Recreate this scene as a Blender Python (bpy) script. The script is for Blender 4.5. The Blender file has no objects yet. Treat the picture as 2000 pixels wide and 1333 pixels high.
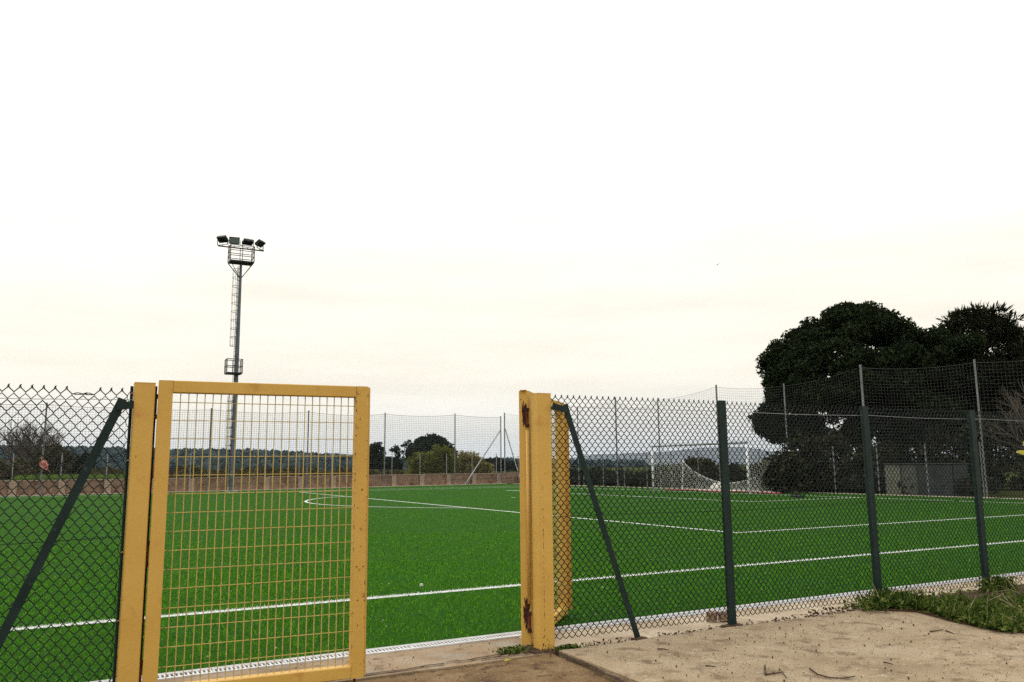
import bpy, math, random
import numpy as np
from mathutils import Vector, Matrix
random.seed(7); rng = np.random.default_rng(7)
C = bpy.context.scene; COL = C.collection
R = math.radians

# ------------------------------------------------------------------ camera
CAM_H = 1.40987
PITCH, ROLL, HEAD, FPX = 0.152182, -0.00925, 1.0744009, 1594.313
Fv = np.array([math.cos(PITCH)*math.cos(HEAD), math.cos(PITCH)*math.sin(HEAD), math.sin(PITCH)])
R0 = np.array([math.sin(HEAD), -math.cos(HEAD), 0.0]); U0 = np.cross(R0, Fv)
Rv = R0*math.cos(ROLL)+U0*math.sin(ROLL); Uv = -R0*math.sin(ROLL)+U0*math.cos(ROLL)
cam = bpy.data.cameras.new('camera'); cam.sensor_width = 36; cam.lens = 36*FPX/2000
cam.clip_start = 0.05; cam.clip_end = 40000
co = bpy.data.objects.new('camera', cam); COL.objects.link(co)
co.matrix_world = Matrix([[Rv[0], Uv[0], -Fv[0], 0], [Rv[1], Uv[1], -Fv[1], 0], [Rv[2], Uv[2], -Fv[2], CAM_H], [0, 0, 0, 1]])
C.camera = co

def at(px, d, z=None, py=None):
    """world point seen in column px of the photograph, d metres out along the ground from the camera"""
    a = HEAD - math.atan((px-1000)/FPX/math.cos(PITCH))
    if z is None: z = 0 if py is None else CAM_H + (920.3-0.00925*px-py)/FPX*d*math.cos(HEAD-a)
    return np.array([d*math.cos(a), d*math.sin(a), z])

# ------------------------------------------------------------------ sky, sun, exposure
SUN_EL, SUN_AZ = R(38), R(118)      # azimuth measured from +X towards +Y
w = bpy.data.worlds.new('World'); C.world = w; w.use_nodes = True
nt = w.node_tree; nt.nodes.clear(); N = nt.nodes.new; L = nt.links.new
out = N('ShaderNodeOutputWorld'); bg = N('ShaderNodeBackground'); bg.inputs['Strength'].default_value = 0.1
sky = N('ShaderNodeTexSky'); sky.sky_type = 'NISHITA'; sky.sun_disc = False
sky.sun_elevation = SUN_EL; sky.sun_rotation = math.pi/2-SUN_AZ; sky.dust_density = 4.0; sky.air_density = 1.0
tc = N('ShaderNodeTexCoord'); sep = N('ShaderNodeSeparateXYZ'); L(tc.outputs['Generated'], sep.inputs[0])
ramp = N('ShaderNodeValToRGB'); cr = ramp.color_ramp
stops = [(0.0, (0.90, 0.93, 0.93)), (0.035, (0.97, 0.96, 0.90)), (0.10, (1.08, 1.01, 0.86)), (0.20, (1.12, 1.05, 0.90)), (0.30, (1.22, 1.18, 1.08)), (0.55, (1.5, 1.5, 1.5)), (1.0, (1.95, 1.97, 2.0))]
while len(cr.elements) < len(stops): cr.elements.new(0.5)
for e, (p, c) in zip(cr.elements, stops): e.position = p; e.color = (c[0], c[1], c[2], 1)
L(sep.outputs['Z'], ramp.inputs[0])
# streaky cloud deck: darker and lighter bands, the same all round the sky
mp = N('ShaderNodeMapping'); mp.inputs['Scale'].default_value = (1.6, 1.6, 13.0); L(tc.outputs['Generated'], mp.inputs[0])
nz = N('ShaderNodeTexNoise'); nz.inputs['Scale'].default_value = 2.2; nz.inputs['Detail'].default_value = 6; nz.inputs['Roughness'].default_value = 0.55
L(mp.outputs[0], nz.inputs['Vector'])
mr = N('ShaderNodeMapRange'); mr.inputs['From Min'].default_value = 0.3; mr.inputs['From Max'].default_value = 0.7
mr.inputs['To Min'].default_value = 0.90; mr.inputs['To Max'].default_value = 1.055
L(nz.outputs['Fac'], mr.inputs['Value'])
mul = N('ShaderNodeMix'); mul.data_type = 'RGBA'; mul.blend_type = 'MULTIPLY'; mul.inputs['Factor'].default_value = 1
L(ramp.outputs[0], mul.inputs['A']); L(mr.outputs[0], mul.inputs['B'])
ten = N('ShaderNodeMix'); ten.data_type = 'RGBA'; ten.blend_type = 'MULTIPLY'; ten.inputs['Factor'].default_value = 1
L(mul.outputs['Result'], ten.inputs['A']); ten.inputs['B'].default_value = (10.6, 10.6, 10.6, 1)
mx = N('ShaderNodeMix'); mx.data_type = 'RGBA'; mx.inputs['Factor'].default_value = 0.94
L(sky.outputs[0], mx.inputs['A']); L(ten.outputs['Result'], mx.inputs['B'])
L(mx.outputs['Result'], bg.inputs['Color']); L(bg.outputs[0], out.inputs['Surface'])
sl = bpy.data.lights.new('sun', 'SUN'); sl.energy = 0.8; sl.angle = R(16); sl.color = (1, 0.95, 0.86)
so = bpy.data.objects.new('sun', sl); COL.objects.link(so)
sd = Vector((math.cos(SUN_EL)*math.cos(SUN_AZ), math.cos(SUN_EL)*math.sin(SUN_AZ), math.sin(SUN_EL)))
so.rotation_euler = sd.to_track_quat('Z', 'Y').to_euler(); so.location = (0, 0, 60)
C.view_settings.view_transform = 'Standard'; C.view_settings.look = 'None'
C.view_settings.exposure = 0.0; C.view_settings.gamma = 1; C.view_settings.use_curve_mapping = False
C.cycles.use_denoising = False; C.cycles.denoiser = 'OPENIMAGEDENOISE'; C.cycles.denoising_input_passes = 'RGB_ALBEDO_NORMAL'; C.cycles.denoising_prefilter = 'ACCURATE'
C.cycles.use_adaptive_sampling = False; C.cycles.max_bounces = 6; C.cycles.transparent_max_bounces = 16; C.cycles.volume_bounces = 0
C.cycles.diffuse_bounces = 3; C.cycles.glossy_bounces = 2

# ------------------------------------------------------------------ materials
def mat(name, cols, scale=6.0, rough=0.8, bump=0.0, bscale=None, metal=0.0, detail=5, spots=None, spec=0.2, stretch=None, obj=True):
    """noise-mixed colours; spots=(colour, scale, threshold, width) lays shaped wear over it"""
    m = bpy.data.materials.new(name); m.use_nodes = True; t = m.node_tree; t.nodes.clear()
    n = t.nodes.new; l = t.links.new
    o = n('ShaderNodeOutputMaterial'); b = n('ShaderNodeBsdfPrincipled'); l(b.outputs[0], o.inputs['Surface'])
    b.inputs['Roughness'].default_value = rough; b.inputs['Metallic'].default_value = metal
    b.inputs['Specular IOR Level'].default_value = spec
    g = n('ShaderNodeNewGeometry'); vec = g.outputs['Position']
    if obj: vec = n('ShaderNodeTexCoord').outputs['Object']
    if stretch:
        mpp = n('ShaderNodeMapping'); mpp.inputs['Scale'].default_value = stretch; l(vec, mpp.inputs[0]); vec = mpp.outputs[0]
    z = n('ShaderNodeTexNoise'); z.inputs['Scale'].default_value = scale; z.inputs['Detail'].default_value = detail
    l(vec, z.inputs['Vector'])
    r = n('ShaderNodeValToRGB'); k = len(cols)
    while len(r.color_ramp.elements) < k: r.color_ramp.elements.new(0.5)
    for i, (e, c) in enumerate(zip(r.color_ramp.elements, cols)):
        e.position = 0.3+0.4*i/max(1, k-1); e.color = (c[0], c[1], c[2], 1)
    l(z.outputs['Fac'], r.inputs[0]); col = r.outputs[0]
    for sp in (spots or []):
        z2 = n('ShaderNodeTexNoise'); z2.inputs['Scale'].default_value = sp[1]; z2.inputs['Detail'].default_value = 6
        l(vec, z2.inputs['Vector'])
        q = n('ShaderNodeMapRange'); q.inputs['From Min'].default_value = sp[2]; q.inputs['From Max'].default_value = sp[2]+sp[3]
        l(z2.outputs['Fac'], q.inputs['Value'])
        x = n('ShaderNodeMix'); x.data_type = 'RGBA'; l(q.outputs[0], x.inputs['Factor']); l(col, x.inputs['A'])
        x.inputs['B'].default_value = (*sp[0], 1); col = x.outputs['Result']
    l(col, b.inputs['Base Color'])
    if bump:
        z3 = n('ShaderNodeTexNoise'); z3.inputs['Scale'].default_value = bscale or scale*4; z3.inputs['Detail'].default_value = 8
        l(vec, z3.inputs['Vector'])
        bp = n('ShaderNodeBump'); bp.inputs['Strength'].default_value = bump; bp.inputs['Distance'].default_value = 0.02
        l(z3.outputs['Fac'], bp.inputs['Height']); l(bp.outputs[0], b.inputs['Normal'])
    return m
def leafmat(name, cols, rough=0.6, trans=0.25):
    """colour varies leaf by leaf"""
    m = bpy.data.materials.new(name); m.use_nodes = True; t = m.node_tree; t.nodes.clear(); n = t.nodes.new; l = t.links.new
    o = n('ShaderNodeOutputMaterial'); b = n('ShaderNodeBsdfPrincipled'); b.inputs['Roughness'].default_value = rough
    b.inputs['Specular IOR Level'].default_value = 0.0
    g = n('ShaderNodeNewGeometry'); r = n('ShaderNodeValToRGB'); k = len(cols)
    while len(r.color_ramp.elements) < k: r.color_ramp.elements.new(0.5)
    for i, (e, c) in enumerate(zip(r.color_ramp.elements, cols)): e.position = i/max(1, k-1); e.color = (*c, 1)
    l(g.outputs['Random Per Island'], r.inputs[0]); l(r.outputs[0], b.inputs['Base Color'])
    tr = n('ShaderNodeBsdfTranslucent'); l(r.outputs[0], tr.inputs[0])
    x = n('ShaderNodeMixShader'); x.inputs[0].default_value = trans; l(b.outputs[0], x.inputs[1]); l(tr.outputs[0], x.inputs[2])
    l(x.outputs[0], o.inputs['Surface']); return m
RUST = (0.10, 0.028, 0.010)
M = {
 'yellow': mat('gate yellow paint', [(0.545, 0.318, 0.066), (0.58, 0.346, 0.076), (0.61, 0.37, 0.088)], 3, 0.45, 0.04, 40, spots=[((0.50, 0.265, 0.06), 9, 0.60, 0.14), (RUST, 26, 0.715, 0.03)]),
 'yellow_worn': mat('gate yellow paint worn', [(0.54, 0.312, 0.064), (0.576, 0.342, 0.074), (0.603, 0.365, 0.086)], 3, 0.48, 0.08, 40, spots=[((0.36, 0.155, 0.04), 15, 0.655, 0.05), (RUST, 31, 0.675, 0.03)]),
 'yellow_bar': mat('gate bar paint', [(0.38, 0.25, 0.06), (0.50, 0.37, 0.10), (0.54, 0.43, 0.14)], 9, 0.5, spots=[((0.20, 0.075, 0.02), 14, 0.58, 0.07)]),
 'rust': mat('rust', [(0.035, 0.014, 0.008), (0.12, 0.035, 0.014), (0.20, 0.06, 0.02)], 30, 0.9, 0.5, 90),
 'rust_dark': mat('blackened rust', [(0.018, 0.012, 0.010), (0.05, 0.02, 0.012), (0.13, 0.04, 0.015)], 26, 0.9, 0.5, 90),
 'green_steel': mat('dark green steel', [(0.006, 0.015, 0.013), (0.009, 0.021, 0.018), (0.013, 0.028, 0.023)], 7, 0.5, 0.05, 60, spots=[((0.03, 0.045, 0.04), 15, 0.66, 0.06)], spec=0.2),
 'wire': mat('green coated wire', [(0.004, 0.007, 0.006), (0.009, 0.014, 0.011)], 9, 0.5, spec=0.15),
 'galv_wire': mat('pale fence wire', [(0.30, 0.30, 0.29), (0.45, 0.45, 0.43)], 9, 0.5, metal=0.3),
 'galv': mat('galvanised steel', [(0.22, 0.23, 0.24), (0.33, 0.34, 0.35), (0.42, 0.42, 0.42)], 4, 0.5, 0.03, 40, metal=0.25),
 'pole_grey': mat('weathered net pole', [(0.16, 0.165, 0.17), (0.26, 0.26, 0.26)], 2, 0.55, metal=0.2),
 'tower': mat('tower steel', [(0.085, 0.10, 0.115), (0.14, 0.155, 0.17)], 2, 0.5, metal=0.2),
 'lamp_black': mat('floodlight housing', [(0.012, 0.013, 0.014), (0.025, 0.026, 0.027)], 8, 0.5),
 'lamp_glass': mat('floodlight glass', [(0.10, 0.13, 0.12), (0.16, 0.19, 0.17)], 8, 0.15),
 'net': mat('net cord', [(0.045, 0.045, 0.042), (0.075, 0.075, 0.068)], 3, 0.8),
 'goal_net': mat('goal net cord', [(0.42, 0.42, 0.36), (0.62, 0.62, 0.55)], 3, 0.8),
 'white': mat('white paint', [(0.72, 0.72, 0.70), (0.80, 0.80, 0.78)], 5, 0.45, spots=[((0.5, 0.47, 0.4), 9, 0.62, 0.08)]),
 'black_band': mat('dark crossbar paint', [(0.02, 0.02, 0.022), (0.035, 0.035, 0.036)], 5, 0.5),
 'line_sheet': mat('white turf', [(0.55, 0.56, 0.52), (0.68, 0.68, 0.64)], 60, 0.85, 0.3, 200, obj=False),
 'turf': mat('turf backing', [(0.010, 0.042, 0.002), (0.021, 0.074, 0.004), (0.036, 0.112, 0.007)], 70, 0.95, 0.5, 260, spec=0.05, obj=False,
        spots=[((0.018, 0.075, 0.009), 0.7, 0.50, 0.25), ((0.006, 0.032, 0.004), 23, 0.55, 0.2)]),
 'concrete': mat('pale dusty concrete', [(0.255, 0.184, 0.107), (0.345, 0.257, 0.155), (0.395, 0.307, 0.20)], 1.7, 0.92, 0.6, 90, detail=10, obj=False,
        spots=[((0.18, 0.125, 0.07), 5.5, 0.54, 0.14), ((0.42, 0.345, 0.24), 14, 0.60, 0.1), ((0.15, 0.10, 0.055), 95, 0.58, 0.06), ((0.48, 0.40, 0.29), 120, 0.63, 0.05), ((0.10, 0.06, 0.03), 50, 0.66, 0.04)]),
 'kerb_concrete': mat('pale kerb concrete', [(0.33, 0.25, 0.16), (0.43, 0.34, 0.23), (0.50, 0.41, 0.29)], 2.2, 0.9, 0.3, 70, detail=10, obj=False,
        spots=[((0.24, 0.16, 0.09), 6, 0.58, 0.14), ((0.16, 0.10, 0.055), 40, 0.66, 0.05)]),
 'apron': mat('cracked apron concrete', [(0.19, 0.135, 0.082), (0.28, 0.195, 0.115), (0.32, 0.245, 0.165)], 2.4, 0.92, 0.4, 55, detail=10, obj=False,
        spots=[((0.30, 0.27, 0.21), 1.6, 0.54, 0.12), ((0.13, 0.08, 0.042), 6, 0.58, 0.14), ((0.36, 0.29, 0.2), 110, 0.62, 0.05), ((0.10, 0.06, 0.03), 70, 0.62, 0.05)]),
 'dirt': mat('brown dirt', [(0.105, 0.062, 0.026), (0.165, 0.102, 0.044), (0.235, 0.158, 0.08)], 3.2, 0.95, 0.6, 45, detail=12, obj=False,
        spots=[((0.075, 0.042, 0.02), 9, 0.55, 0.12), ((0.30, 0.21, 0.13), 28, 0.63, 0.08), ((0.06, 0.034, 0.016), 80, 0.58, 0.06), ((0.34, 0.24, 0.14), 105, 0.64, 0.05)]),
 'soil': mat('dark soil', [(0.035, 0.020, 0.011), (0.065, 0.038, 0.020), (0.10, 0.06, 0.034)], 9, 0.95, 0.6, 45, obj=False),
 'crack': mat('crack dirt', [(0.03, 0.018, 0.010), (0.06, 0.036, 0.02)], 20, 1.0),
 'drain': mat('galvanised grating', [(0.46, 0.45, 0.43), (0.58, 0.57, 0.55), (0.66, 0.65, 0.63)], 9, 0.45, 0.05, 60, metal=0.15),
 'drain_dark': mat('drain channel', [(0.02, 0.02, 0.018), (0.04, 0.036, 0.03)], 12, 0.9),
 'wall': mat('brown block wall', [(0.19, 0.118, 0.078), (0.27, 0.172, 0.115), (0.34, 0.225, 0.155)], 3.5, 0.9, 0.3, 30, obj=False, spots=[((0.14, 0.075, 0.048), 1.7, 0.55, 0.15)]),
 'pilaster': mat('pale pilaster', [(0.36, 0.26, 0.185), (0.44, 0.33, 0.245)], 3.5, 0.9, 0.3, 30, obj=False),
 'kerbstrip': mat('far kerb', [(0.33, 0.27, 0.20), (0.42, 0.36, 0.28)], 1.5, 0.9, obj=False),
 'ground': mat('rough grassland', [(0.028, 0.028, 0.012), (0.045, 0.055, 0.017), (0.07, 0.065, 0.030)], 0.35, 0.95, 0.3, 3, obj=False, spots=[((0.06, 0.10, 0.022), 0.11, 0.55, 0.1)], spec=0.0),
 'hill': mat('wooded hill', [(0.003, 0.008, 0.010), (0.012, 0.024, 0.025), (0.040, 0.058, 0.052)], 0.055, 0.95, 0, detail=9, obj=False, spots=[((0.036, 0.048, 0.036), 0.02, 0.58, 0.08)], spec=0.0),
 'mountain': mat('far mountain', [(0.07, 0.085, 0.095), (0.10, 0.115, 0.12)], 0.002, 0.95, obj=False, spec=0.0),
 'bark': mat('bark', [(0.035, 0.026, 0.020), (0.075, 0.058, 0.045)], 6, 0.95, 0.5, 25),
 'twig': mat('bare twigs', [(0.075, 0.058, 0.044), (0.13, 0.105, 0.085)], 4, 0.9),
 'twig_dark': mat('dry sticks', [(0.045, 0.026, 0.016), (0.085, 0.052, 0.032)], 20, 0.9),
 'red_cloth': mat('faded red cloth', [(0.32, 0.07, 0.06), (0.48, 0.18, 0.15), (0.62, 0.36, 0.31)], 7, 0.9),
 'red_plastic': mat('red plastic pipe', [(0.30, 0.025, 0.025), (0.42, 0.06, 0.05), (0.50, 0.22, 0.19)], 3, 0.5),
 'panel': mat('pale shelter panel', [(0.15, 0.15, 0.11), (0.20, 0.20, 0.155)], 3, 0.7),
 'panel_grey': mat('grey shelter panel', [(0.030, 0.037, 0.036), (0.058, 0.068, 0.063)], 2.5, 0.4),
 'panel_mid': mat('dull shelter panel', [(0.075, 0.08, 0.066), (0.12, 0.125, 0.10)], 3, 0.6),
 'brick': mat('broken brick', [(0.20, 0.11, 0.07), (0.30, 0.20, 0.14), (0.36, 0.26, 0.19)], 12, 0.95, 0.5, 60),
 'stone': mat('pale stone', [(0.45, 0.42, 0.36), (0.6, 0.57, 0.5)], 12, 0.9),
 'copper': mat('copper tie wire', [(0.45, 0.20, 0.09), (0.55, 0.28, 0.14)], 12, 0.4, metal=0.6),
 'bird': mat('bird feathers', [(0.02, 0.02, 0.02), (0.04, 0.04, 0.04)], 12, 0.8),
 'pine_leaf': leafmat('dark pine needles', [(0.006, 0.009, 0.005), (0.014, 0.021, 0.009), (0.030, 0.042, 0.016)], 0.7, 0.12),
 'cedar_leaf': leafmat('dark cypress sprays', [(0.006, 0.008, 0.005), (0.014, 0.017, 0.008), (0.034, 0.036, 0.015)], 0.7, 0.12),
 'hedge_leaf': leafmat('dark hedge leaves', [(0.005, 0.008, 0.005), (0.014, 0.018, 0.009), (0.035, 0.036, 0.020), (0.085, 0.08, 0.04)], 0.6, 0.15),
 'far_leaf': leafmat('blue green leaves', [(0.007, 0.012, 0.010), (0.014, 0.023, 0.016), (0.030, 0.044, 0.028)], 0.7, 0.15),
 'wood_leaf': leafmat('distant woodland', [(0.006, 0.012, 0.014), (0.014, 0.028, 0.030), (0.026, 0.045, 0.046), (0.05, 0.066, 0.062)], 0.9, 0.0),
 'cane_leaf': leafmat('yellow green cane leaves', [(0.055, 0.075, 0.018), (0.13, 0.145, 0.03), (0.25, 0.235, 0.06)], 0.7, 0.3),
 'cane_leaf2': leafmat('straw coloured cane leaves', [(0.12, 0.11, 0.034), (0.25, 0.215, 0.08), (0.40, 0.34, 0.17)], 0.7, 0.3),
 'olive_leaf': leafmat('brown olive leaves', [(0.030, 0.028, 0.014), (0.055, 0.048, 0.025), (0.075, 0.070, 0.032)], 0.8, 0.15),
 'scrub_leaf': leafmat('scrub leaves', [(0.03, 0.028, 0.012), (0.055, 0.06, 0.022), (0.10, 0.068, 0.036), (0.13, 0.11, 0.06)], 0.8, 0.2),
 'bramble_leaf': leafmat('bramble leaves', [(0.014, 0.02, 0.014), (0.03, 0.036, 0.024), (0.075, 0.072, 0.055)], 0.8, 0.15),
 'bank_grass': leafmat('bank grass', [(0.06, 0.13, 0.02), (0.11, 0.19, 0.03), (0.16, 0.20, 0.05)], 0.8, 0.3),
 'weed_leaf': leafmat('weed leaves', [(0.012, 0.024, 0.007), (0.034, 0.068, 0.013), (0.085, 0.12, 0.022), (0.20, 0.22, 0.06)], 0.6, 0.25),
 'dry_grass': leafmat('dry grass stalks', [(0.28, 0.21, 0.11), (0.5, 0.43, 0.28)], 0.8, 0.2),
 'blade': leafmat('turf fibre', [(0.009, 0.060, 0.002), (0.040, 0.185, 0.003), (0.086, 0.300, 0.006), (0.19, 0.42, 0.025)], 0.6, 0.18),
 'blade_white': leafmat('white turf fibre', [(0.62, 0.63, 0.58), (0.78, 0.78, 0.74)], 0.7, 0.1),
 'yellow_leaf': leafmat('yellow green leaf', [(0.42, 0.40, 0.05), (0.55, 0.50, 0.08)], 0.5, 0.4),
 'litter': leafmat('leaf crumbs', [(0.03, 0.017, 0.010), (0.065, 0.038, 0.022), (0.11, 0.07, 0.04)], 0.95, 0.0),
}

# ------------------------------------------------------------------ mesh helpers
class MB:
    """collects shapes, builds ONE mesh object"""
    def __init__(s): s.v = []; s.f = []; s.n = 0
    def add(s, v, f):
        v = np.asarray(v, float).reshape(-1, 3); k = s.n
        s.v.append(v); s.f += [tuple(int(i)+k for i in q) for q in f]; s.n += len(v)
    def box(s, c, d, rz=0, M3=None, bev=0.0):
        x, y, z = np.array(d)/2
        if bev <= 0:
            v = np.array([[a*x, b*y, e*z] for a in (-1, 1) for b in (-1, 1) for e in (-1, 1)])
            f = [(0, 1, 3, 2), (4, 6, 7, 5), (0, 4, 5, 1), (2, 3, 7, 6), (0, 2, 6, 4), (1, 5, 7, 3)]
        else:   # box with its long edges chamfered: an octagon in the two smaller directions
            ax = int(np.argmax([x, y, z])); o = [i for i in range(3) if i != ax]; h = [x, y, z]
            a, b2 = h[o[0]], h[o[1]]; t = min(bev, a*.45, b2*.45)
            ring = [(a, b2-t), (a-t, b2), (-a+t, b2), (-a, b2-t), (-a, -b2+t), (-a+t, -b2), (a-t, -b2), (a, -b2+t)]
            v = []
            for e in (-1, 1):
                for (p, q) in ring:
                    r = [0, 0, 0]; r[o[0]] = p; r[o[1]] = q; r[ax] = e*h[ax]; v.append(r)
            f = [(i, (i+1) % 8, (i+1) % 8+8, i+8) for i in range(8)]+[tuple(range(7, -1, -1)), tuple(range(8, 16))]
            v = np.array(v, float)
        if M3 is not None: v = v@np.asarray(M3).T
        if rz: cs, sn = math.cos(rz), math.sin(rz); v = v@np.array([[cs, sn, 0], [-sn, cs, 0], [0, 0, 1]])
        s.add(v+np.array(c), f); return s
    def tube(s, pts, r, k=6, cap=True):
        p = np.asarray(pts, float); n = len(p); rr = np.broadcast_to(np.asarray(r, float), (n,))
        t = np.gradient(p, axis=0); t /= np.linalg.norm(t, axis=1)[:, None]+1e-12
        a = np.array([0, 0, 1.0]) if abs(t[0][2]) < .9 else np.array([1.0, 0, 0])
        v = []
        for i in range(n):
            x = np.cross(t[i], a); x /= np.linalg.norm(x)+1e-12; y = np.cross(t[i], x); a = np.cross(x, t[i])
            ang = np.arange(k)*2*math.pi/k
            v.append(p[i]+rr[i]*(np.cos(ang)[:, None]*x+np.sin(ang)[:, None]*y))
        f = [(i*k+j, i*k+(j+1) % k, (i+1)*k+(j+1) % k, (i+1)*k+j) for i in range(n-1) for j in range(k)]
        if cap: f += [tuple(range(k-1, -1, -1)), tuple((n-1)*k+j for j in range(k))]
        s.add(np.concatenate(v), f); return s
    def sheet(s, pts, z):
        s.add([(x, y, z) for x, y in pts], [tuple(range(len(pts)))]); return s
    def prism(s, pts, z0, z1):
        n = len(pts); s.add([(x, y, z0) for x, y in pts]+[(x, y, z1) for x, y in pts],
            [tuple(range(n-1, -1, -1)), tuple(range(n, 2*n))]+[(i, (i+1) % n, (i+1) % n+n, i+n) for i in range(n)]); return s
    def build(s, name, m, parent=None, smooth=False, loc=None, **kw):
        me = bpy.data.meshes.new(name); v = np.concatenate(s.v) if s.v else np.zeros((0, 3))
        me.from_pydata(v.tolist(), [], s.f); me.materials.append(M[m] if isinstance(m, str) else m)
        if smooth: me.polygons.foreach_set('use_smooth', [True]*len(me.polygons))
        o = bpy.data.objects.new(name, me); COL.objects.link(o)
        if parent: o.parent = parent
        if loc is not None: o.location = loc
        for k, x in kw.items(): o[k] = x
        return o
def quads(name, V, m, parent=None, tri=False, **kw):
    """V: (n,4,3) or (n,3,3) separate faces, fast"""
    n, k, _ = V.shape; me = bpy.data.meshes.new(name)
    me.vertices.add(n*k); me.vertices.foreach_set('co', V.astype(np.float32).ravel())
    me.loops.add(n*k); me.loops.foreach_set('vertex_index', np.arange(n*k, dtype=np.int32))
    me.polygons.add(n); me.polygons.foreach_set('loop_start', np.arange(0, n*k, k, dtype=np.int32))
    try: me.polygons.foreach_set('loop_total', np.full(n, k, dtype=np.int32))
    except Exception: pass
    me.update(calc_edges=True); me.validate(); me.materials.append(M[m])
    o = bpy.data.objects.new(name, me); COL.objects.link(o)
    if parent: o.parent = parent
    for a, b in kw.items(): o[a] = b
    return o
def thing(name, label, cat, loc=(0, 0, 0), rz=0, group=None):
    o = bpy.data.objects.new(name, None); COL.objects.link(o); o.location = loc; o.rotation_euler = (0, 0, rz)
    o.empty_display_size = 0.2
    tag(o, label, cat, group); return o
def tag(o, label, cat, group=None):
    o['label'] = label; o['category'] = cat
    if group: o['group'] = group
    return o
def copy_tree(o, parent=None):
    c = o.copy(); COL.objects.link(c)
    if parent: c.parent = parent
    for ch in list(o.children): copy_tree(ch, c)
    return c
def leaves(P, nrm, size, aspect=2.0, jit=0.7, sv=0.35):
    """leaf quads at points P, roughly facing nrm"""
    n = len(P); nn = nrm+rng.normal(0, jit, (n, 3)); nn /= np.linalg.norm(nn, axis=1)[:, None]+1e-9
    t = rng.normal(0, 1, (n, 3)); t -= (t*nn).sum(1)[:, None]*nn; t /= np.linalg.norm(t, axis=1)[:, None]+1e-9
    b = np.cross(nn, t); s = size*(1+sv*rng.uniform(-1, 1, n))[:, None]
    t = t*s; b = b*s/aspect
    return np.stack([P-t, P+b*0.9-t*0.1, P+t, P-b*0.9-t*0.1], 1)
def sprays(P, d, size, width, jit=0.35, sv=0.4):
    """elongated tufts growing from P along d"""
    n = len(P); dd = d+rng.normal(0, jit, (n, 3)); dd /= np.linalg.norm(dd, axis=1)[:, None]+1e-9
    a = np.cross(dd, rng.normal(0, 1, (n, 3))); a /= np.linalg.norm(a, axis=1)[:, None]+1e-9
    s = size*(1+sv*rng.uniform(-1, 1, n))[:, None]
    return np.stack([P, P+dd*s*.45+a*width, P+dd*s, P+dd*s*.45-a*width], 1)
def shell(n, c, r, inner=0.55):
    d = rng.normal(0, 1, (n, 3)); d /= np.linalg.norm(d, axis=1)[:, None]
    q = rng.uniform(inner**3, 1, n)**(1/3)
    return np.array(c)+d*q[:, None]*np.array(r), d
def branch(mb, p, d, length, r, depth, spread=0.6, k=4, up=0.1, kids=3, shrink=.68):
    p = np.array(p, float); d = np.array(d, float)/np.linalg.norm(d); pts = [p]; n = 4
    for i in range(n):
        d = d+np.array([random.gauss(0, .09), random.gauss(0, .09), random.gauss(0, .06)+up*.25]); d /= np.linalg.norm(d)
        p = p+d*length/n; pts.append(p)
    mb.tube(pts, np.linspace(r, r*.62, n+1), k, cap=depth == 0)
    if depth == 0: return
    for j in range(kids):
        q = pts[-1] if j < 2 else pts[random.choice([2, 3])]
        nd = d+np.array([random.gauss(0, spread), random.gauss(0, spread), random.gauss(0, spread*.6)+up])
        branch(mb, q, nd, length*shrink*random.uniform(.8, 1.15), r*.6, depth-1, spread, k, up, kids, shrink)
def fbm(x, y, seed=0, octv=5):
    r2 = np.random.default_rng(seed); s = 0
    for o in range(octv):
        for _ in range(3):
            a = r2.uniform(0, 2*math.pi); f = 2.0**o*r2.uniform(.7, 1.4); ph = r2.uniform(0, 6.28)
            s = s+np.sin((x*math.cos(a)+y*math.sin(a))*f+ph)/2**o/3
    return s

# ------------------------------------------------------------------ ground, hills, mountains
def polar_sheet(name, m, a0, a1, radii, zf, na=240, **kw):
    mb = MB(); A = np.linspace(a0, a1, na); V = []
    for r in radii:
        x, y = r*np.cos(A), r*np.sin(A); V.append(np.stack([x, y, zf(A, np.full(na, r), x, y)], 1))
    f = [(i*na+j, i*na+j+1, (i+1)*na+j+1, (i+1)*na+j) for i in range(len(radii)-1) for j in range(na-1)]
    mb.add(np.concatenate(V), f); return mb.build(name, m, smooth=True, kind='structure', **kw)
# one sheet to the horizon, below the pitch and the concrete
g = np.unique(np.concatenate([-np.geomspace(40, 16000, 26), np.linspace(-36, 130, 60), np.geomspace(135, 16000, 26)]))
X, Y = np.meshgrid(g, g); d = np.hypot(X, Y)
Z = -0.06-0.0*d
bank = np.clip((Y-(54.2+(np.clip(X, -80, 60)+8.0)*7.0/41.2+2.2))/1.1, 0, 1)
back = np.clip((X-33.0)/3.0, 0, 1)*np.clip((90-Y)/30, 0, 1)
Z = Z+0.74*bank*np.clip(1-(d-90)/180, 0, 1)+0.12*back*np.clip(1-(d-60)/150, 0, 1)+np.where(d > 75, 0.12*fbm(X/9, Y/9, 3), 0)*np.clip(1-(d-300)/500, 0, 1)
mb = MB(); n = len(g)
mb.add(np.stack([X, Y, Z], -1).reshape(-1, 3), [(i*n+j, i*n+j+1, (i+1)*n+j+1, (i+1)*n+j) for i in range(n-1) for j in range(n-1)])
mb.build('ground', 'ground', smooth=True, kind='structure')

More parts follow.
